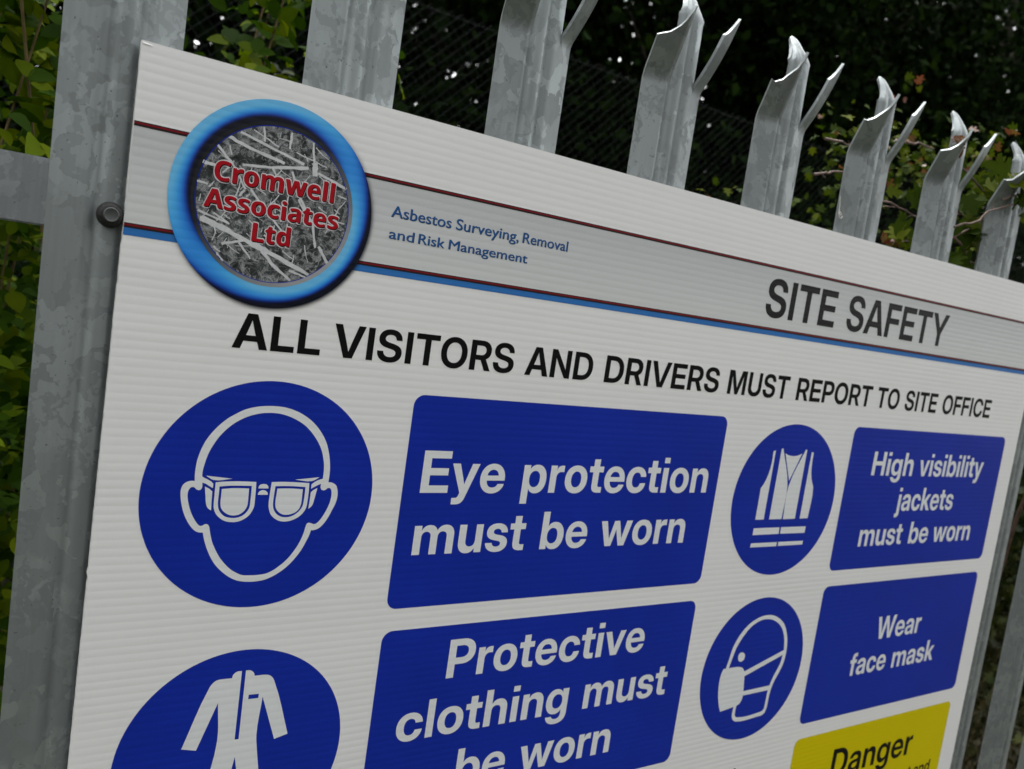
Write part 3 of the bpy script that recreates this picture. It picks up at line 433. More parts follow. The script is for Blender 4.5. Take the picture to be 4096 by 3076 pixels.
M_bramble = leafmat("bramble_leaf", [(0.15, (0.005, 0.016, 0.0004)), (0.55, (0.022, 0.052, 0.0008)), (0.95, (0.100, 0.130, 0.0015))], 0.3, 0.8, 0.04)
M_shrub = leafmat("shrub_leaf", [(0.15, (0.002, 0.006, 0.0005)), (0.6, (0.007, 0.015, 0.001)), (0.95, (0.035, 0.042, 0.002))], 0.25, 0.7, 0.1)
M_haw = leafmat("hawthorn_leaf", [(0.15, (0.010, 0.022, 0.001)), (0.6, (0.026, 0.044, 0.002)), (0.9, (0.070, 0.085, 0.003))], 0.3, 0.8, 0.06)
M_hawtip = leafmat("hawthorn_young_leaf", [(0.2, (0.09, 0.065, 0.01)), (0.6, (0.10, 0.035, 0.012)), (0.95, (0.09, 0.016, 0.014))], 0.3, 0.45)
M = Mat("bark", 0.85, 0, 0.2); bn = M.noise(M.coord('Object', (8, 8, 1.5)), 6, 4)
M.col(M.ramp(bn.outputs[0], [(0.3, (0.02, 0.017, 0.013)), (0.7, (0.06, 0.05, 0.038))])); M.bump(bn.outputs[0], 0.02, 0.6); M_bark = M.m
M = Mat("hawthorn_twig", 0.7, 0, 0.3); bn = M.noise(M.coord('Object'), 90, 3)
M.col(M.ramp(bn.outputs[0], [(0.3, (0.055, 0.032, 0.024)), (0.7, (0.12, 0.075, 0.055))])); M_twig = M.m
M = Mat("dry_stem", 0.8, 0, 0.2); bn = M.noise(M.coord('Object'), 40, 3)
M.col(M.ramp(bn.outputs[0], [(0.3, (0.04, 0.028, 0.010)), (0.7, (0.13, 0.095, 0.035))])); M_dry = M.m
M = Mat("small_blossom", 0.6, 0, 0.3); bn = M.noise(M.coord('Object'), 30, 2)
M.col(M.ramp(bn.outputs[0], [(0.3, (0.35, 0.31, 0.20)), (0.7, (0.55, 0.50, 0.38))])); M_blossom = M.m
M = Mat("ground_soil_and_grass", 0.95, 0, 0.15)
a = M.noise(M.coord('Object'), 1.3, 5, 0.6); b = M.noise(M.coord('Object'), 40, 4, 0.7)
f = M.math('ADD', M.math('MULTIPLY', a.outputs[0], 0.6), M.math('MULTIPLY', b.outputs[0], 0.4))
M.col(M.ramp(f, [(0.35, (0.026, 0.022, 0.017)), (0.5, (0.036, 0.036, 0.022)), (0.65, (0.045, 0.055, 0.027))])); M.bump(b.outputs[0], 0.03, 0.7); M_ground = M.m

# ------------------------------------------------------------------ ground
gv = []; gf = []
NG = 40; ext = 150.0
for i in range(NG + 1):
    for j in range(NG + 1):
        s = lambda k: math.copysign(abs(k) ** 2.2, k)
        gx = s((i / NG) * 2 - 1) * ext; gy = s((j / NG) * 2 - 1) * ext
        gv.append((gx, gy, 0.03 * math.sin(gx * 1.3) * math.cos(gy * 1.1) - 0.03))
for i in range(NG):
    for j in range(NG):
        a = i * (NG + 1) + j; gf.append((a, a + NG + 1, a + NG + 2, a + 1))
tag(mesh_obj('ground', gv, gf, M_ground, smooth=True), kind='structure')

# ------------------------------------------------------------------ the sign
root = empty('safety_sign', (0, 0, ZT))
tag(root, 'large white corrugated plastic site safety notice with blue mandatory panels fixed to the palisade fence', 'sign')
def fill_poly(contours, nonzero):
    """triangulate overlapping closed contours; returns verts2d, tris"""
    vs, es = [], []
    for c in contours:
        b = len(vs); vs += [Vector(p) for p in c]; es += [(b + i, b + (i + 1) % len(c)) for i in range(len(c))]
    ov, oe, of, *_ = delaunay_2d_cdt(vs, es, [], 0, 1e-7)
    segs = np.array([(c[i][0], c[i][1], c[(i + 1) % len(c)][0], c[(i + 1) % len(c)][1]) for c in contours for i in range(len(c))])
    tris = []
    for t in of:
        cx = sum(ov[i].x for i in t) / 3; cy = sum(ov[i].y for i in t) / 3
        y0, y1 = segs[:, 1], segs[:, 3]
        cross = (y0 <= cy) != (y1 <= cy)
        q = segs[cross]
        if not len(q): continue
        xx = q[:, 0] + (cy - q[:, 1]) * (q[:, 2] - q[:, 0]) / (q[:, 3] - q[:, 1])
        hit = q[xx > cx]
        wnd = int(np.sum(np.where(hit[:, 3] > hit[:, 1], 1, -1)))
        if (wnd != 0) if nonzero else (len(hit) % 2 == 1):
            a, b, c = (ov[i] for i in t)
            if abs((b - a).cross(c - a)) < 1e-9: continue
            t = list(t)
            if (b - a).cross(c - a) < 0: t.reverse()
            tris.append(t)
    return [(p.x, p.y) for p in ov], tris
class Flat:
    """collects flat print (mm on the sheet) at n mm in front of it"""
    def __init__(s): s.v = []; s.f = []
    def add(s, vs, fs, n):
        b = len(s.v); s.v += [(x / 1000, -n / 1000, y / 1000) for x, y in vs]; s.f += [tuple(b + i for i in f) for f in fs]
    def build(s, name, mat, parent): return mesh_obj(name, s.v, s.f, mat, parent)
def decode(sg):
    adv, body = sg.split(';'); cs = []
    if body:
        for c in body.split('|'):
            pts = []
            for t in c.split():
                on = not t.endswith('*'); x, y = t.rstrip('*').split(','); pts.append((float(x), float(y), on))
            cs.append(flat_quad(pts))
    return float(adv), cs
def flat_quad(p, st=5):
    q = []
    n = len(p)
    for i in range(n):                       # insert implied on-curve points
        a, b = p[i], p[(i + 1) % n]; q.append(a)
        if not a[2] and not b[2]: q.append(((a[0] + b[0]) / 2, (a[1] + b[1]) / 2, True))
    k = next(i for i, t in enumerate(q) if t[2]); q = q[k:] + q[:k]
    out = []; n = len(q); i = 0
    while i < n:
        a = q[i]; b = q[(i + 1) % n]
        out.append((a[0], a[1]))
        if b[2]: i += 1; continue
        c = q[(i + 2) % n]
        for s_ in range(1, st):
            t = s_ / st; out.append(((1 - t) ** 2 * a[0] + 2 * t * (1 - t) * b[0] + t * t * c[0], (1 - t) ** 2 * a[1] + 2 * t * (1 - t) * b[1] + t * t * c[1]))
        i += 2
    r = []
    for pnt in out:
        if not r or abs(pnt[0] - r[-1][0]) + abs(pnt[1] - r[-1][1]) > 0.5: r.append(pnt)
    if len(r) > 1 and abs(r[0][0] - r[-1][0]) + abs(r[0][1] - r[-1][1]) < 0.5: r.pop()
    return r
GL = {k: {ch: decode(sg) for ch, sg in v.items()} for k, v in FONTS.items()}
TRI = {}
def glyph_tris(k, ch):
    if (k, ch) not in TRI: TRI[(k, ch)] = fill_poly(GL[k][ch][1], True)
    return TRI[(k, ch)]
def gill_mesh(txt, off=0.0):
    c = bpy.data.curves.new('t', 'FONT'); c.body = txt; c.resolution_u = 4; c.offset = off
    o = bpy.data.objects.new('t', c); COL.objects.link(o); c.fill_mode = 'FRONT'
    dg = bpy.context.evaluated_depsgraph_get(); me = bpy.data.meshes.new_from_object(o.evaluated_get(dg))
    vs = [(v.co.x, v.co.y) for v in me.vertices]; fs = [tuple(p.vertices) for p in me.polygons]
    bpy.data.objects.remove(o); bpy.data.curves.remove(c); bpy.data.meshes.remove(me)
    return vs, fs
def word(F, font, txt, x0, x1, base, cap, ref, n, dx=0.0, dy=0.0):
    if font == 'G':
        vs, fs = gill_mesh(txt, 0.0)
        H = max(v[1] for v in gill_mesh(ref)[0])
        lo, hi = min(v[0] for v in vs), max(v[0] for v in vs)
        for q in range(3):          # three close strikes give the medium weight of the print
            F.add([(x0 + dx + (q - 1) * .14 + (v[0] - lo) / (hi - lo) * (x1 - x0), base + dy + v[1] * cap / H) for v in vs], fs, n + q * .006)
        return
    pen = 0; lo = 1e9; hi = -1e9; parts = []
    for i, ch in enumerate(txt):
        adv, cs = GL[font][ch]
        xs = [p[0] + pen for c in cs for p in c]; lo = min(lo, min(xs)); hi = max(hi, max(xs))
        parts.append((ch, pen)); pen += adv
    H = max(p[1] for c in GL[font][ref][1] for p in c)
    sx = (x1 - x0) / (hi - lo); sy = cap / H
    for j, (ch, pen) in enumerate(parts):
        vs, fs = glyph_tris(font, ch)
        F.add([(x0 + dx + (v[0] + pen - lo) * sx, base + dy + v[1] * sy) for v in vs], fs, n)
def rrect(x0, x1, y0, y1, r, seg=7):
    p = []
    for cx, cy, a0 in ((x1 - r, y1 - r, 0), (x0 + r, y1 - r, 90), (x0 + r, y0 + r, 180), (x1 - r, y0 + r, 270)):
        for i in range(seg + 1):
            a = math.radians(a0 + 90 * i / seg); p.append((cx + r * math.cos(a), cy + r * math.sin(a)))
    return p
def disc(cx, cy, r, seg=128): return [(cx + r * math.cos(2 * math.pi * i / seg), cy + r * math.sin(2 * math.pi * i / seg)) for i in range(seg)]
def ngon(F, pts, n): F.add(pts, [tuple(range(len(pts)))], n)
def annulus(F, cx, cy, ra, rb, n, seg=160):
    a = disc(cx, cy, ra, seg); b = disc(cx, cy, rb, seg)
    F.add(a + b, [(i, seg + i, seg + (i + 1) % seg, (i + 1) % seg) for i in range(seg)], n)
def smooth(c, sub=4, lim=38):
    n = len(c); P = [Vector(p) for p in c]; out = []
    def tang(i):
        a = P[i] - P[i - 1]; b = P[(i + 1) % n] - P[i]
        if a.length < 1e-6 or b.length < 1e-6: return None
        if math.degrees(a.angle(b)) > lim: return None
        return (a.normalized() + b.normalized()).normalized()
    T = [tang(i) for i in range(n)]
    for i in range(n):
        a, b = P[i], P[(i + 1) % n]; L = (b - a).length
        if L < 1e-6: continue
        d = (b - a)
        if T[i] is None and T[(i + 1) % n] is None: out.append(tuple(a)); continue
        ta = T[i] * L if T[i] is not None else d; tb = T[(i + 1) % n] * L if T[(i + 1) % n] is not None else d
        for k in range(sub):
            t = k / sub; h = (2*t**3-3*t**2+1, t**3-2*t**2+t, -2*t**3+3*t**2, t**3-t**2)
            out.append(tuple(a * h[0] + ta * h[1] + b * h[2] + tb * h[3]))
    return out
def art(F, key, n):
    for g in ART[key]:
        cs = [smooth([tuple(float(t) for t in p.split(',')) for p in c.split()]) for c in g]
        vs, fs = fill_poly(cs, False); F.add(vs, fs, n)
def text_of(name, n, F=None):
    F = F or Flat()
    for nm, font, base, cap, ref, words in TEXT:
        if nm == name:
            for w, a, b in words: word(F, font, w, a, b, base, cap, ref, n)
    return F

# the sheet itself: front skin, rear skin, flute walls at the cut edges
BW, BH, BT = 1.150, 0.95, 0.0042
bm = bmesh.new()
xs = [0, BW / 4, BW / 2, BW * 3 / 4, BW]
rndj = random.Random(3)
ny = 260
edge_l = [0.00022 * (rndj.random() - 0.5) * (1 + (rndj.random() > .93) * 3) for _ in range(ny + 1)]
grid = []
for j in range(ny + 1):
    zz = -BH * j / ny
    grid.append([bm.verts.new((x_ + (edge_l[j] if k == 0 else 0), 0, zz)) for k, x_ in enumerate(xs)])
back = [[bm.verts.new((v.co.x, BT, v.co.z)) for v in row] for row in grid]
for j in range(ny):
    for k in range(4):
        bm.faces.new((grid[j][k], grid[j + 1][k], grid[j + 1][k + 1], grid[j][k + 1]))
        bm.faces.new((back[j][k], back[j][k + 1], back[j + 1][k + 1], back[j + 1][k]))
    bm.faces.new((grid[j][0], back[j][0], back[j + 1][0], grid[j + 1][0]))
    bm.faces.new((grid[j][4], grid[j + 1][4], back[j + 1][4], back[j][4]))
for k in range(4):
    bm.faces.new((grid[0][k], grid[0][k + 1], back[0][k + 1], back[0][k]))
    bm.faces.new((grid[ny][k], back[ny][k], back[ny][k + 1], grid[ny][k + 1]))
bm_obj('board', bm, M_white, root, smooth=False)
bm = bmesh.new()                                   # small nick where the top left corner skin has lifted
v = [bm.verts.new(p) for p in ((0.0006, -0.0003, -0.0009), (0.0006, -0.0006, -0.0018), (0.0062, -0.0004, -0.0022), (0.0060, -0.0002, -0.0014))]
bm.faces.new(v); bm_obj('corner_nick', bm, M_cut, root, False)

F = Flat(); ngon(F, [(0.3, -51), (0.3, -110.3), (1149.7, -110.3), (1149.7, -51)], 0.10); band = F.build('header_band', M_band, root)
def stripes(y0, name):
    F = Flat(); ngon(F, [(0.3, y0), (0.3, y0 - 3.1), (1149.7, y0 - 3.1), (1149.7, y0)], 0.16); o = F.build('header_line', M_dark, root)
    F = Flat(); ngon(F, [(0.3, y0 - 0.75), (0.3, y0 - 1.75), (1149.7, y0 - 1.75), (1149.7, y0 - 0.75)], 0.22); F.build('red_core', M_red, o)
stripes(-48.0, 'top'); stripes(-110.2, 'bottom')
F = Flat(); ngon(F, [(0.3, -113.3), (0.3, -117.9), (1149.7, -117.9), (1149.7, -113.3)], 0.14); F.build('blue_stripe', M_stripe, root)
text_of('header_title', 0.20).build('title_lettering', M_title, root)
F = text_of('strapline', 0.28).build('strapline_lettering', M_navy, root)
G = Flat()
for nm, font, base, cap, ref, words in TEXT:
    if nm == 'strapline':
        for w, a, b in words: word(G, font, w, a, b, base, cap, ref, 0.20, 0.32, -0.28)
G.build('letter_edge', M_navyshade, F)
text_of('heading', 0.15).build('heading_lettering', M_black, root)
# emblem
ex, ey = 92.2, -83.2
F = Flat(); annulus(F, ex, ey, 54.2, 69.0, 0.34); emb = F.build('emblem', M_ring, root)
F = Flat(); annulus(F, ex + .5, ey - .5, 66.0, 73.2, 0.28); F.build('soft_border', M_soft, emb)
F = Flat(); annulus(F, ex - .3, ey + .2, 51.6, 54.9, 0.40); F.build('rim', M_rim, emb)
F = Flat(); annulus(F, ex - .5, ey + .2, 51.7, 52.2, 0.44); F.build('rim_line', M_blue, emb)
F = Flat(); ngon(F, disc(ex - .5, ey + .2, 52.0), 0.36); F.build('micrograph', M_micro, emb)
F = Flat()
lg = lambda x_, y_: (45.0 + 0, 0)
def strand(pts, w0, w1, n):
    P = [Vector(p) for p in pts]; L = []; R_ = []
    rr = random.Random(int(pts[0][0] * 100))
    for i, p in enumerate(P):
        d_ = (P[min(i + 1, len(P) - 1)] - P[max(i - 1, 0)]).normalized(); nn = Vector((-d_.y, d_.x))
        w_ = (w0 + (w1 - w0) * i / (len(P) - 1)) * (0.75 + 0.5 * rr.random()) / 2
        L.append(tuple(p + nn * w_)); R_.append(tuple(p - nn * w_))
    k = len(P); F.add(L + R_, [(i, k + i, k + i + 1, i + 1) for i in range(k - 1)], n)
def sub(pts, per=5, j=0.25):
    out = []; rr = random.Random(int(pts[0][0] * 10))
    for a, b in zip(pts, pts[1:]):
        for i in range(per): out.append((a[0] + (b[0] - a[0]) * i / per + rr.uniform(-j, j), a[1] + (b[1] - a[1]) * i / per + rr.uniform(-j, j)))
    out.append(pts[-1]); return out
for i, (pts, w0, w1) in enumerate(STRANDS):
    strand(sub(pts), w0, w1, 0.39 + 0.003 * i)
rs_ = random.Random(21); i = 0
while i < 70:
    cx_, cy_ = rs_.uniform(-50, 50), rs_.uniform(-50, 50); a_ = rs_.choice((-.55, -.5, -1.25, .95, 1.4, rs_.uniform(0, 3.14))); L_ = rs_.uniform(3, 13)
    p_ = [(cx_ + math.cos(a_ + .15 * k) * L_ * k, cy_ + math.sin(a_ + .15 * k) * L_ * k) for k in (-.5, 0, .5)]
    if max(math.hypot(*q) for q in p_) > 50.5: continue
    w_ = rs_.uniform(0.35, 1.1); strand(sub([(ex + q[0], ey + q[1]) for q in p_], 4, 0.15), w_, w_ * .6, 0.37 + 0.0001 * i); i += 1
F.build('fibre_print', M_fibre, emb)
H_ = Flat(); S_ = Flat(); T_ = Flat()
kk = 0
for nm, font, base, cap, ref, words in TEXT:
    if nm == 'emblem':
        for w, a, b in words:
            for i in range(8):
                an = i * math.pi / 4
                word(H_, font, w, a, b, base, cap, ref, 0.47 + 0.004 * i, 0.95 * math.cos(an) + .2, 0.95 * math.sin(an) - .2)
            for i in range(2): word(S_, font, w, a, b, base, cap, ref, 0.53 + 0.02 * i, 0.75 - .35 * i, -0.7 + .3 * i)
            for i in range(3): word(T_, font, w, a, b, base, cap, ref, 0.60 + .008 * i, (i - 1) * .16)
T_o = T_.build('emblem_lettering', M_logored, emb); H_.build('letter_halo', M_halo, emb); S_.build('letter_edge', M_black, emb)
# mandatory circles and panels
for nm, cx, cy, r, key in (('eye', 107.9, -284.8, 82.3, 'goggles'), ('hiv', 677.3, -291.5, 84.0, 'vest'), ('mask', 675.2, -483.3, 82.0, 'mask'), ('cov', 108.2, -481.7, 82.3, 'coverall')):
    F = Flat(); ngon(F, disc(cx, cy, r), 0.12); c_ = F.build('mandatory_circle', M_blue, root)
    F = Flat(); art(F, key, 0.20); F.build('pictogram', M_bluetext, c_)
for nm, x0, x1, y1, y0, rr in (('eye', 215.6, 566.5, -204.7, -378.0, 9), ('clothing', 215.6, 566.2, -396.4, -571.0, 9), ('hivis', 776.8, 1117.0, -205.7, -376.9, 9), ('mask', 775.2, 1116.2, -395.7, -565.5, 9)):
    F = Flat(); ngon(F, rrect(x0, x1, y0, y1, rr), 0.12); p_ = F.build('message_panel', M_blue, root)
    text_of(nm, 0.20).build('lettering', M_bluetext, p_)
F = Flat(); ngon(F, rrect(774.4, 1114.2, -756, -584.3, 9), 0.12); p_ = F.build('warning_panel', M_yellow, root)
text_of('danger', 0.20).build('lettering', M_black, p_)
F = Flat(); ngon(F, [(671.6, -600.6), (673.4, -599.9), (675.2, -600.6), (764, -752), (763, -754), (584, -754), (583, -752)][::-1], 0.12); p_ = F.build('warning_triangle', M_black, root)
F = Flat(); ngon(F, [(673.4, -618), (748, -745), (599, -745)][::-1], 0.20); F.build('triangle_field', M_yellow, p_)

# ------------------------------------------------------------------ palisade fence
fence = empty('palisade_fence', (0, 0.013, 0))
tag(fence, 'galvanised steel palisade fence with split and bent three-pointed pales', 'fence')
PROF = [(-34, 0), (-30, 1.2), (-24, 3.2), (-18, 5.4), (-14.5, 6.6), (-12.5, 7.1), (-10.8, 6.6), (-9.2, 5.5), (-8.0, 5.1), (-6.8, 5.5), (-5.2, 6.9), (-3.4, 8.1), (-1.2, 8.5), (1.2, 8.5), (3.4, 8.1), (5.2, 6.9), (6.8, 5.5), (8.0, 5.1), (9.2, 5.5), (10.8, 6.6), (12.5, 7.1), (16, 6.2), (21, 4.4), (25, 3.0), (29, 1.6), (34, 0)]
iL, iR = 8, 22
HC = 0.085
def pale_mesh(seed=0):
    rv = random.Random(seed * 7 + 1); jg = [rv.uniform(-1, 1) for _ in range(40)]
    ja = 0 if seed == 0 else 1
    def jag(u): return 0.0011 * jg[int(u + 34) // 2 % 40]
    bm = bmesh.new(); B = {}
    def V(x_, y_, z_):
        k = (round(x_, 5), round(y_, 5), round(z_, 5))
        if k not in B: B[k] = bm.verts.new((x_, y_, z_))
        return B[k]
    def sheet(rows):
        for a, b in zip(rows, rows[1:]):
            for i in range(len(a) - 1):
                q = [a[i], a[i + 1], b[i + 1], b[i]]; u = []
                for t in q:
                    if t not in u: u.append(t)
                if len(u) > 2:
                    try: bm.faces.new(u)
                    except ValueError: pass
    rb = random.Random(5)
    body = []
    for z_ in [-ZT + 0.06, -1.2, -0.9, -0.7, -0.5, -0.3, -0.15, 0.0, 0.04, HC]:
        body.append([V(u / 1000, -n / 1000, z_) for u, n in PROF])
    sheet(body)
    def bent(cols, hfun, ndir, ang, blen, rows=16, relax=0.0):
        # a tongue of the profile that leans out of the face beyond the crotch
        out = []
        for j in range(rows + 1):
            row = []
            for (u, n) in cols:
                s_ = hfun(u) * j / rows
                x_ = u / 1000; y_ = -n / 1000; z_ = HC; st = 24; lean = 0
                for k in range(st):
                    ds = s_ / st; sc_ = (k + .5) * ds
                    a = ang * min(1, sc_ / blen) * (1 - relax * sc_ / 0.07)
                    z_ += math.cos(a) * ds; lean += math.sin(a) * ds
                x_ += ndir[0] * lean; y_ -= ndir[1] * lean
                row.append(V(x_, y_, z_))
            out.append(row)
        sheet(out)
    hl = lambda u: (0.040 + 0.031 * max(0, (u + 34) / 26) ** 2.2) + jag(u) + ja * rv.uniform(-.0004, .0004)
    fl = PROF[:iL + 1]
    bent(fl, hl, (-.26, .96), math.radians(35 + ja * rv.uniform(-3, 3)), 0.012, 20, 0.18)
    hr = lambda u: (0.057 + 0.020 * max(0, (u - 21) / 13) ** 1.5) + jag(u + 3)
    bent(PROF[iR:], hr, (.34, .94), math.radians(34 + ja * rv.uniform(-4, 4)), 0.010, 22, 0.5)
    # middle tongue: straight, then waisted and folded back to a blunt point
    cols = PROF[iL:iR + 1]; rows = []
    prof = [(0, 1, 0, 1), (0.02, 1, 0, 1), (0.045, 1, 0, 1), (0.062, 1.0, 0, 1), (0.066, 1.05, 0.0002, 1), (0.0685, 0.94, 0.0007, .9), (0.072, 0.82, 0.002, .75), (0.077, 0.70, 0.0045, .6), (0.082, 0.60, 0.0075, .45), (0.087, 0.51, 0.0108, .35), (0.0905, 0.43, 0.0133, .3), (0.0925, 0.33, 0.0148, .25), (0.0937, 0.17, 0.0157, .2)]
    for s_, w_, bk, dp in prof:
        row = []
        for (u, n) in cols:
            uu = 5.5 + (u - 5.5) * w_; nn = 7.0 + (n - 7.0) * dp if s_ > 0.066 else n
            zz = HC + s_ + (1.6 * jag(u + 7) if 0.06 < s_ < 0.08 else 0)
            row.append(V(uu / 1000, -nn / 1000 + bk, zz))
        rows.append(row)
    sheet(rows)
    bmesh.ops.remove_doubles(bm, verts=bm.verts, dist=1e-5)
    bm.normal_update()
    # all sheet normals should face -Y
    if sum(f.normal.y for f in bm.faces) > 0: bmesh.ops.reverse_faces(bm, faces=bm.faces)
    # give the sheet its thickness: offset a copy along the vertex normals, close the rims
    bm.normal_update(); bm.verts.ensure_lookup_table(); bm.faces.ensure_lookup_table()
    T = 0.0028; faces = bm.faces[:]; bnd = [e for e in bm.edges if len(e.link_faces) == 1]
    cp = {v: bm.verts.new(v.co - v.normal * T) for v in bm.verts[:]}
    rim = [[(l.vert, l.link_loop_next.vert) for l in e.link_loops][0] for e in bnd]
    for f in faces: bm.faces.new([cp[v] for v in reversed(f.verts)])
    for a, b in rim:
        try: bm.faces.new((b, a, cp[a], cp[b]))
        except ValueError: pass
    return bm
pale0 = bm_obj('pale', pale_mesh(0), M_galv, fence)
VAR = [pale0.data]
for sd_ in (1, 2, 3, 4):
    t_ = bm_obj('pale', pale_mesh(sd_), M_galv, fence); VAR.append(t_.data); bpy.data.objects.remove(t_)
PALES = [(-305, 0, 0), (-156, 0, 0), (-8, 0, 0), (138, 0, 0), (286, 0.5, 0), (434.8, 1.5, 0), (583.6, 2.5, 0), (731.5, 4, 0), (880, 5.5, 0), (1024, 6.5, -4), (1168, 5, 0), (1306, 7, 0), (1452, 6, 0), (1600, 5, 0)]
first = True; pales = []
for i, (px, yaw, dz) in enumerate(PALES):
    o = pale0 if i == 0 else pale0.copy()
    if i: COL.objects.link(o); o.parent = fence; o.data = VAR[(i * 3) % 5]
    o.location = (px / 1000, 0, ZT + dz / 1000); o.rotation_euler = (math.radians((i * 37 % 5 - 2) * 0.12), math.radians((i * 53 % 7 - 3) * 0.1), -math.radians(yaw)); pales.append(o)
# rail: an angle bar behind the pales
bm = bmesh.new(); box(bm, -3.2, 3.6, 0.0005, 0.0055, ZT - 0.120, ZT - 0.0795); box(bm, -3.2, 3.6, 0.0060, 0.045, ZT - 0.0850, ZT - 0.0795)
bmesh.ops.bevel(bm, geom=bm.edges[:], offset=0.0009, segments=2, affect='EDGES')
bm_obj('rail', bm, M_rail, fence)
bm = bmesh.new(); box(bm, -3.2, 3.6, 0.0005, 0.0055, 0.28, 0.32)
bm_obj('rail', bm, M_rail, fence)
# cup-head bolt on the pale beside the sign
bm = bmesh.new(); seg = 32; prev = None
for rr_, yy in ((0.0079, 0.0), (0.0080, -0.0016), (0.0075, -0.0032), (0.0066, -0.0046), (0.0056, -0.0054), (0.0047, -0.0056)):
    ring = [bm.verts.new((rr_ * math.cos(2 * math.pi * k / seg), yy, rr_ * math.sin(2 * math.pi * k / seg))) for k in range(seg)]
    if prev:
        for k in range(seg): bm.faces.new((prev[k], ring[k], ring[(k + 1) % seg], prev[(k + 1) % seg]))
    prev = ring
bm.faces.new(prev[::-1])
bolt = bm_obj('bolt', bm, M_bolt, pales[2]); bolt.location = (0.0003, -0.0082, -0.1072)
bm = bmesh.new(); prev = None
for rr_, yy in ((0.0046, -0.0050), (0.0046, -0.0068), (0.0040, -0.0073), (0.0034, -0.0070)):
    ring = [bm.verts.new((rr_ * math.cos(2 * math.pi * k / 24), yy, rr_ * math.sin(2 * math.pi * k / 24))) for k in range(24)]
    if prev:
        for k in range(24): bm.faces.new((prev[k], ring[k], ring[(k + 1) % 24], prev[(k + 1) % 24]))
    prev = ring
bm.faces.new(prev[::-1])
bm_obj('bolt_core', bm, M_core, bolt)
pl_lab = 'pale with the dark round bolt, beside the left edge of the sign'; pales[2]['label'] = pl_lab

# ------------------------------------------------------------------ chain link fence behind
DY = 2.5
cl = empty('chain_link_fence', (0, DY, 0)); tag(cl, 'dark diamond wire mesh fence standing in shade behind the palisade', 'fence')
V_, F_ = [], []
def wire(a, b, r=0.0011):
    a = np.array(a); b = np.array(b); d_ = b - a; d_ = d_ / np.linalg.norm(d_); s1 = np.array((0, 1, 0.)); s2 = np.cross(d_, s1)
    k = len(V_)
    for p in (a, b):
        for q in range(4): V_.append(p + r * (math.cos(q * math.pi / 2) * s1 + math.sin(q * math.pi / 2) * s2))
    for q in range(4): F_.append((k + q, k + (q + 1) % 4, k + 4 + (q + 1) % 4, k + 4 + q))
per = 0.046; X0, X1, Z0, Z1 = -0.6, 6.2, 0.9, 2.70
for sgn in (1, -1):
    c0 = (Z0 - sgn * X1) if sgn > 0 else (Z0 - sgn * X0); c1 = (Z1 - sgn * X0) if sgn > 0 else (Z1 - sgn * X1)
    lo, hi = min(c0, c1, Z0 - sgn * X0, Z0 - sgn * X1), max(c0, c1, Z1 - sgn * X0, Z1 - sgn * X1)
    c = lo
    while c < hi:
        pts = []
        x_a, x_b = X0, X1
        z_a, z_b = sgn * x_a + c, sgn * x_b + c
        # clip to rectangle
        if sgn > 0: x_a = max(X0, Z0 - c); x_b = min(X1, Z1 - c)
        else: x_a = max(X0, c - Z1); x_b = min(X1, c - Z0)
        if x_b - x_a > 0.01: wire((x_a, 0.001 * sgn, sgn * x_a + c), (x_b, 0.001 * sgn, sgn * x_b + c), 0.0012 if sgn > 0 else 0.0008)
        c += per
for zz in (2.68, 1.6, 0.92): wire((X0, -0.003, zz), (X1, -0.003, zz), 0.0015)
np_mesh('wire_mesh', np.array(V_), np.array(F_), M_wire, cl)
for x_ in (-0.62, 6.22):
    bm = bmesh.new(); tube(bm, [(x_, 0.03, -0.05), (x_, 0.03, 2.8)], [0.022, 0.022], 12); bm_obj('post', bm, M_wire, cl)

# ------------------------------------------------------------------ leaves
def rand_rot(n, tilt=None):
    q = RNG.normal(size=(n, 4)); q /= np.linalg.norm(q, axis=1)[:, None]
    w, x, y, z = q.T
    return np.stack([np.stack([1-2*(y*y+z*z), 2*(x*y-z*w), 2*(x*z+y*w)], 1), np.stack([2*(x*y+z*w), 1-2*(x*x+z*z), 2*(y*z-x*w)], 1), np.stack([2*(x*z-y*w), 2*(y*z+x*w), 1-2*(x*x+y*y)], 1)], 1)
LEAF6 = np.array([(0, 0, 0), (0.32, 0.30, 0.06), (0.26, 0.68, 0.05), (0, 1.0, -0.06), (-0.26, 0.68, 0.05), (-0.32, 0.30, 0.06)])
def leaf_mesh(name, C, size, mat, parent, shape=LEAF6, aniso=None, mats=None, midx=None):
    n = len(C); R = rand_rot(n) if aniso is None else aniso
    sz = size if hasattr(size, '__len__') else np.full(n, size)
    V = np.einsum('nij,kj->nki', R, shape - np.array((0, 0.5, 0))) * sz[:, None, None] + C[:, None, :]
    k = len(shape); F = np.arange(n * k).reshape(n, k)
    return np_mesh(name, V.reshape(-1, 3), F, mat, parent, mats=mats, midx=midx)
def crown_points(n, cx, cy, z0, z1, rx, ry, clumps, spread):
    cc = []
    while len(cc) < clumps:
        p = RNG.uniform(-1, 1, 3)
        if np.sum(p ** 2) ** 0.5 < 1.0: cc.append((cx + p[0] * rx, cy + p[1] * ry, (z0 + z1) / 2 + p[2] * (z1 - z0) / 2))
    cc = np.array(cc); k = RNG.integers(0, clumps, n)
    sp = spread * RNG.uniform(0.5, 1.4, clumps)
    P = cc[k] + RNG.normal(size=(n, 3)) * sp[k][:, None]
    P[:, 2] = np.maximum(P[:, 2], 0.02)
    return P
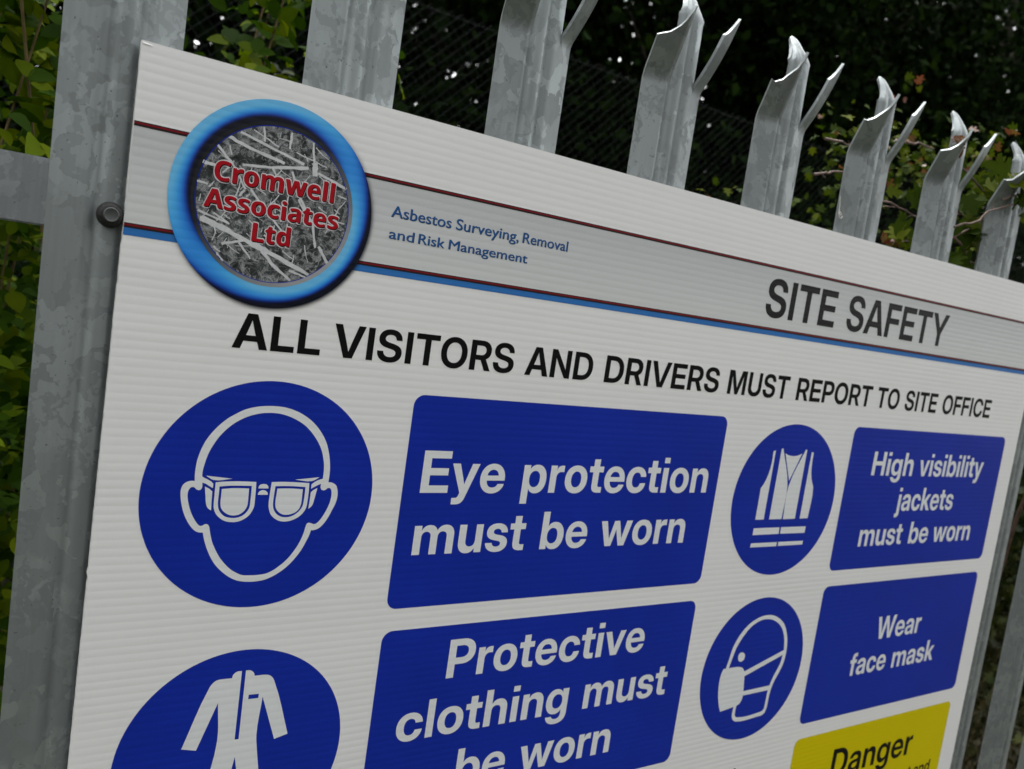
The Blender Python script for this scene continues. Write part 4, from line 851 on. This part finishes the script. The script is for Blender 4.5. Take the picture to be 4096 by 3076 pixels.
def tree(label, x_, y_, h, rx, ry, nleaf, seed, lean=0.0, size=0.082):
    r = random.Random(seed)
    t = empty('tree', (x_, y_, 0)); tag(t, label, 'tree', 'trees behind the fence')
    bm = bmesh.new(); n = 9; pts = []; rad = []
    for i in range(n):
        f_ = i / (n - 1); pts.append((lean * f_ + 0.08 * math.sin(3 * f_ + seed), 0.06 * math.cos(4 * f_ + seed), -0.1 + h * 0.86 * f_)); rad.append(0.11 * (1 - f_) ** 0.8 + 0.012)
    tube(bm, pts, rad, 10)
    for b in range(16):
        f_ = 0.15 + 0.75 * b / 16; k = int(f_ * (n - 1)); p = Vector(pts[k]); a = r.uniform(0, 6.28); L = rx * r.uniform(0.5, 0.9)
        q = [p + Vector((math.cos(a) * L * s_, math.sin(a) * L * s_ * ry / rx, L * 0.45 * s_ + 0.1 * math.sin(5 * s_))) for s_ in (0, .3, .6, 1)]
        tube(bm, q, [0.035, 0.024, 0.014, 0.005], 6)
    bm_obj('trunk', bm, M_bark, t)
    P = crown_points(nleaf, lean * 0.5, 0, 0.1, h, rx, ry, 90, 0.30)
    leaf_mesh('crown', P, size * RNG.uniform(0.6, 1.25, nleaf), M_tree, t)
    return t
TREES = [
 ('dark leafy tree behind the first gap between the pales, left of the sign emblem', 0.3, 4.6, 7.2, 1.7, 1.0, 46000, 1),
 ('dark leafy tree behind the wire mesh, seen between the second and third pales', 2.5, 4.9, 7.6, 1.7, 1.0, 44000, 2),
 ('dark leafy tree seen past the bent third pale, above the middle of the sign', 4.6, 4.7, 7.4, 1.8, 1.0, 50000, 3),
 ('dark leafy tree showing between the fourth and fifth bent pale heads', 7.0, 5.0, 7.8, 1.9, 1.1, 42000, 4),
 ('dark leafy tree showing through the gaps right of the fifth bent pale', 9.6, 5.0, 8.2, 2.0, 1.2, 30000, 5),
 ('far right dark tree with sky glinting through its crown above the hawthorn', 12.6, 5.2, 9.0, 2.2, 1.6, 25000, 6),
 ('dark tree at the far left, behind the bright bramble leaves', -1.7, 4.2, 6.8, 1.6, 1.0, 22000, 7)]
for a in TREES: tree(*a)
BACK = [('tree of the rear row standing behind the leftmost of the dark trees', -1.2, 8.0, 9.5, 2.8, 1.3, 20000, 11),
 ('tree of the rear row closing the view between the first pales', 3.0, 8.3, 10, 2.9, 1.3, 22000, 12),
 ('tree of the rear row closing the view above the middle of the sign', 7.4, 8.6, 10.5, 3.0, 1.4, 22000, 13),
 ('tree of the rear row closing the view behind the bent pale heads', 12.0, 8.8, 11, 3.2, 1.5, 22000, 14),
 ('tree of the rear row at the far right end of the row', 17.5, 9.0, 12, 3.6, 2.0, 22000, 15)]
for a in BACK: tree(*a, size=0.13)
# unseen hedge added behind the camera: shades low sky, darkens the steel's reflections
P = crown_points(26000, 0.8, -4.6, -0.6, 4.4, 6.5, 0.8, 150, 0.38)
o = leaf_mesh('added_shade_hedge', P, 0.13 * RNG.uniform(0.6, 1.3, len(P)), M_tree, None); tag(o, 'unseen dark hedge added behind the camera to shade the low sky', 'hedge', kind='stuff')
# ivy-clad undergrowth below the trees
P = crown_points(30000, 5.0, 4.2, -0.6, 2.9, 8.5, 0.9, 180, 0.28)
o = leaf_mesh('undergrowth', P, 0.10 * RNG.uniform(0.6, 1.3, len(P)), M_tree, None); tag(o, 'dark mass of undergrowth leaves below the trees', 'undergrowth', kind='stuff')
# ------------------------------------------------------------------ nearer plants
def frames(n, bias, k=0.8, updir=None, ku=0.0):
    """leaf frames whose faces lean towards `bias`"""
    N = RNG.normal(size=(n, 3)) * (1 - k) * 1.2 + np.array(bias) * k; N /= np.linalg.norm(N, axis=1)[:, None]
    L = RNG.normal(size=(n, 3))
    if updir is not None: L = L * (1 - ku) + np.array(updir) * ku * 2
    L -= N * np.sum(L * N, 1)[:, None]; L /= np.linalg.norm(L, axis=1)[:, None]
    X = np.cross(L, N); return np.stack([X, L, N], 2)
HAWL = np.array([(0, 0), (.07, .16), (.26, .20), (.44, .34), (.40, .42), (.20, .42), (.30, .56), (.46, .66), (.38, .76), (.16, .70), (.15, .86), (.08, .98), (0, 1.0)])
HAWL = np.array([(x_, y_, 0.22 * abs(x_) - 0.25 * (y_ - .5) ** 2) for x_, y_ in np.vstack([HAWL, (HAWL[1:-1] * (-1, 1))[::-1]])])
OVAL = np.array([(0, 0), (.14, .08), (.27, .25), (.33, .45), (.29, .66), (.17, .85), (0, 1.0)])
OVAL = np.array([(x_, y_, 0.35 * abs(x_) - 0.3 * (y_ - .5) ** 2) for x_, y_ in np.vstack([OVAL, (OVAL[1:-1] * (-1, 1))[::-1]])])
def stems(name, lines, r, mat, parent):
    bm = bmesh.new()
    for p in lines: tube(bm, p, [r * (1 - 0.6 * i / (len(p) - 1)) for i in range(len(p))], 6)
    return bm_obj(name, bm, mat, parent)
def arching(x_, y_, z_, dx, dy, dz, sag, n=9):
    return [Vector((x_ + dx * t + 0.01 * math.sin(9 * t + x_ * 30), y_ + dy * t, z_ + dz * t - sag * t * t + 0.008 * math.cos(8 * t + z_ * 20))) for t in [i / (n - 1) for i in range(n)]]
# bramble at the left: arching canes with groups of three leaflets
def bramble(label, cx, cy, wx, wy, z0, z1, ncane, nleaf, size, mat, seed, k=0.62):
    r = random.Random(seed); t = empty('bramble_bush', (cx, cy, 0)); tag(t, label, 'bush')
    lines = []
    for i in range(ncane):
        x_ = r.uniform(-wx, wx); lines.append(arching(x_, r.uniform(-wy, wy), 0, r.uniform(-.45, .45), r.uniform(-.12, .12), r.uniform(z1 * .8, z1 * 1.35), r.uniform(.1, .7), 12))
    stems('stem', lines, 0.0028, M_dry if seed % 2 else M_twig, t)
    n = nleaf // 3
    C = []
    for i in range(n):
        if r.random() < 0.6:
            l = r.choice(lines); j = r.randrange(3, 12); p = l[j] + Vector((r.gauss(0, .05), r.gauss(0, .05), r.gauss(0, .05)))
        else: p = Vector((r.uniform(-wx, wx), r.uniform(-wy, wy), r.uniform(z0, z1)))
        C.append(p)
    C = np.array([tuple(p) for p in C])
    R = frames(n, (0, -0.45, 0.9), k)
    sz = size * RNG.uniform(0.55, 1.2, n)
    CC, RR, SS = [], [], []
    for a in (-1.15, 0, 1.15):
        ca, sa = math.cos(a), math.sin(a)
        Rz = np.array([(ca, -sa, 0), (sa, ca, 0), (0, 0, 1)])
        R2 = R @ Rz; CC.append(C + R2[:, :, 1] * (sz * 0.55)[:, None]); RR.append(R2); SS.append(sz * (1.0 if a == 0 else 0.85))
    leaf_mesh('foliage', np.vstack(CC), np.concatenate(SS), mat, t, OVAL, np.vstack(RR))
    return t, lines
bt, bl = bramble('bright green bramble bush at the far left behind the horizontal rail', -0.16, 0.72, 0.46, 0.24, 0.2, 2.12, 13, 15000, 0.031, M_bramble, 3)
# little cream flowers scattered over it
P = np.stack([RNG.uniform(-0.38, 0.36, 26), RNG.uniform(-0.26, 0.0, 26), RNG.uniform(0.6, 1.95, 26)], 1)
P = np.repeat(P, 14, 0) + RNG.normal(size=(26 * 14, 3)) * 0.0075
leaf_mesh('blossom', P, 0.008 * RNG.uniform(.6, 1.3, len(P)), M_blossom, bt)
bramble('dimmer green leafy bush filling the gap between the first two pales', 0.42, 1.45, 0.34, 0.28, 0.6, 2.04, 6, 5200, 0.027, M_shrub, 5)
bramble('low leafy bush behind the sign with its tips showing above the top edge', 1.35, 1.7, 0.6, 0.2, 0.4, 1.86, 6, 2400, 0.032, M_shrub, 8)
# hawthorn: twigs in front of and between the pales at the right
ht = empty('hawthorn_bush', (1.3, 0.6, 0)); tag(ht, 'hawthorn with reddish young tips growing through the bent pale heads at the right', 'bush')
off = Vector((1.3, 0.6, 0))
bm = bmesh.new()
for pts, r_ in BRANCHES:
    P_ = [Vector(p) - off for p in pts]
    q = []
    for a, b in zip(P_, P_[1:]):
        for i in range(3): q.append(a.lerp(b, i / 3) + Vector((random.gauss(0, .0006), 0, random.gauss(0, .0006))))
    q.append(P_[-1]); tube(bm, q, [r_ * (1 - .35 * i / len(q)) * 0.62 for i in range(len(q))], 7)
    for i in range(2, len(q) - 1, 3):       # thorns and spurs
        d_ = Vector((random.uniform(-1, 1), random.uniform(-.4, .4), random.uniform(-.6, 1))).normalized()
        tube(bm, [q[i], q[i] + d_ * random.uniform(.004, .010)], [r_ * .35, r_ * .08], 5)
# thicker limbs feeding the twigs from behind the sign
for a, b in (((0.35, 0.0, 0.0), (0.05, -0.45, 1.55)), ((0.5, -0.1, 0.0), (-0.12, -0.55, 1.62)), ((-0.1, 0.1, 0), (-0.35, -0.30, 1.75)), ((0.0, 0.0, 0), (-0.2, -0.35, 1.85)), ((0.6, 0.0, 0), (0.3, -0.5, 1.7))):
    q = [Vector(a).lerp(Vector(b), i / 9) + Vector((0.03 * math.sin(i * 1.3 + a[0] * 9), 0.02 * math.cos(i * 1.7), 0)) for i in range(10)]
    tube(bm, q, [0.011 * (1 - .09 * i) for i in range(10)], 8)
bm_obj('stem', bm, M_twig, ht)
C = np.array([l[:3] for l in HLEAVES]); S3 = np.array([l[3] for l in HLEAVES])
leaf_mesh('foliage', C - np.array(off), S3 * 1.15, M_haw, ht, HAWL, frames(len(C), (-0.45, -0.75, 0.35), 0.72))
C, S4, mi = [], [], []
for x_, y_, z_, s_, n_, red in HCLUSTERS:
    n_ = int(n_ * 0.36); p = RNG.normal(size=(n_, 3)) * s_ * np.array((1.0, 1.0, .8)) + (x_, y_, z_); C.append(p); S4.append(RNG.uniform(.009, .020, n_)); mi.append((RNG.uniform(size=n_) < red * .6).astype(int))
C = np.vstack(C); S4 = np.concatenate(S4); mi = np.concatenate(mi)
C[:, 1] = np.maximum(C[:, 1], 0.07)
leaf_mesh('foliage', C - np.array(off), S4, None, ht, HAWL, frames(len(C), (-0.4, -0.6, 0.6), 0.6), mats=[M_haw, M_hawtip], midx=mi)
C = np.array([l[:3] for l in HTIPS]); C = np.repeat(C, 5, 0) + RNG.normal(size=(len(C) * 5, 3)) * .004
leaf_mesh('young_shoot', C - np.array(off), np.repeat([l[3] for l in HTIPS], 5) * .8, M_hawtip, ht, OVAL * (0.6, 1, 1), frames(len(C), (-0.3, -0.6, 0.5), 0.4))
# deeper hawthorn foliage low down at the right, behind the lower pales
P = np.vstack([crown_points(15000, 2.4, 0.95, 0.0, 1.65, 1.6, 0.32, 150, 0.13), crown_points(9000, 4.6, 1.1, 0.0, 1.7, 1.6, 0.4, 90, 0.16)])
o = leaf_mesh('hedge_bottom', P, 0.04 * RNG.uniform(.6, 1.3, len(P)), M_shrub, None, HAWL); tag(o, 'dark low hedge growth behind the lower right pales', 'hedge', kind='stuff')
# dry grass and dead stems standing behind the lower pales at the right
V_, F_ = [], []
for i in range(1500):
    x_ = random.uniform(0.9, 3.2); y_ = random.uniform(0.08, 0.60); h = random.uniform(0.5, 1.42); a = random.uniform(-1, 1) * 0.5; b = random.uniform(-.3, .3); w_ = random.uniform(.0008, .0020)
    k = len(V_); n = 7
    for j in range(n + 1):
        t = j / n; px_ = x_ + a * t * t * h; py_ = y_ + b * t * t * h * .5; pz_ = h * (t - 0.25 * abs(a) * t ** 3); ww = w_ * (1 - .8 * t)
        V_ += [(px_ - ww, py_, pz_), (px_ + ww, py_ + ww, pz_)]
    for j in range(n): F_.append((k + 2 * j, k + 2 * j + 1, k + 2 * j + 3, k + 2 * j + 2))
o = np_mesh('dry_grass', np.array(V_), np.array(F_), M_dry); tag(o, 'dry grass and dead stems standing behind the lower right pales', 'grass', kind='stuff')
# a wisp of cobweb hanging on one pale edge
bm = bmesh.new(); tube(bm, [Vector(p) for p in WEB], [0.0004] * len(WEB), 5)
M = Mat("cobweb_silk", 0.8, 0, 0.2); wn_ = M.noise(M.coord('Object'), 300, 2); M.col(M.ramp(wn_.outputs[0], [(0.3, (0.5, 0.48, 0.42)), (0.7, (0.7, 0.68, 0.62))]))
o = bm_obj('cobweb', bm, M.m); tag(o, 'tiny curl of pale cobweb hanging on the left edge of a bent pale', 'cobweb')
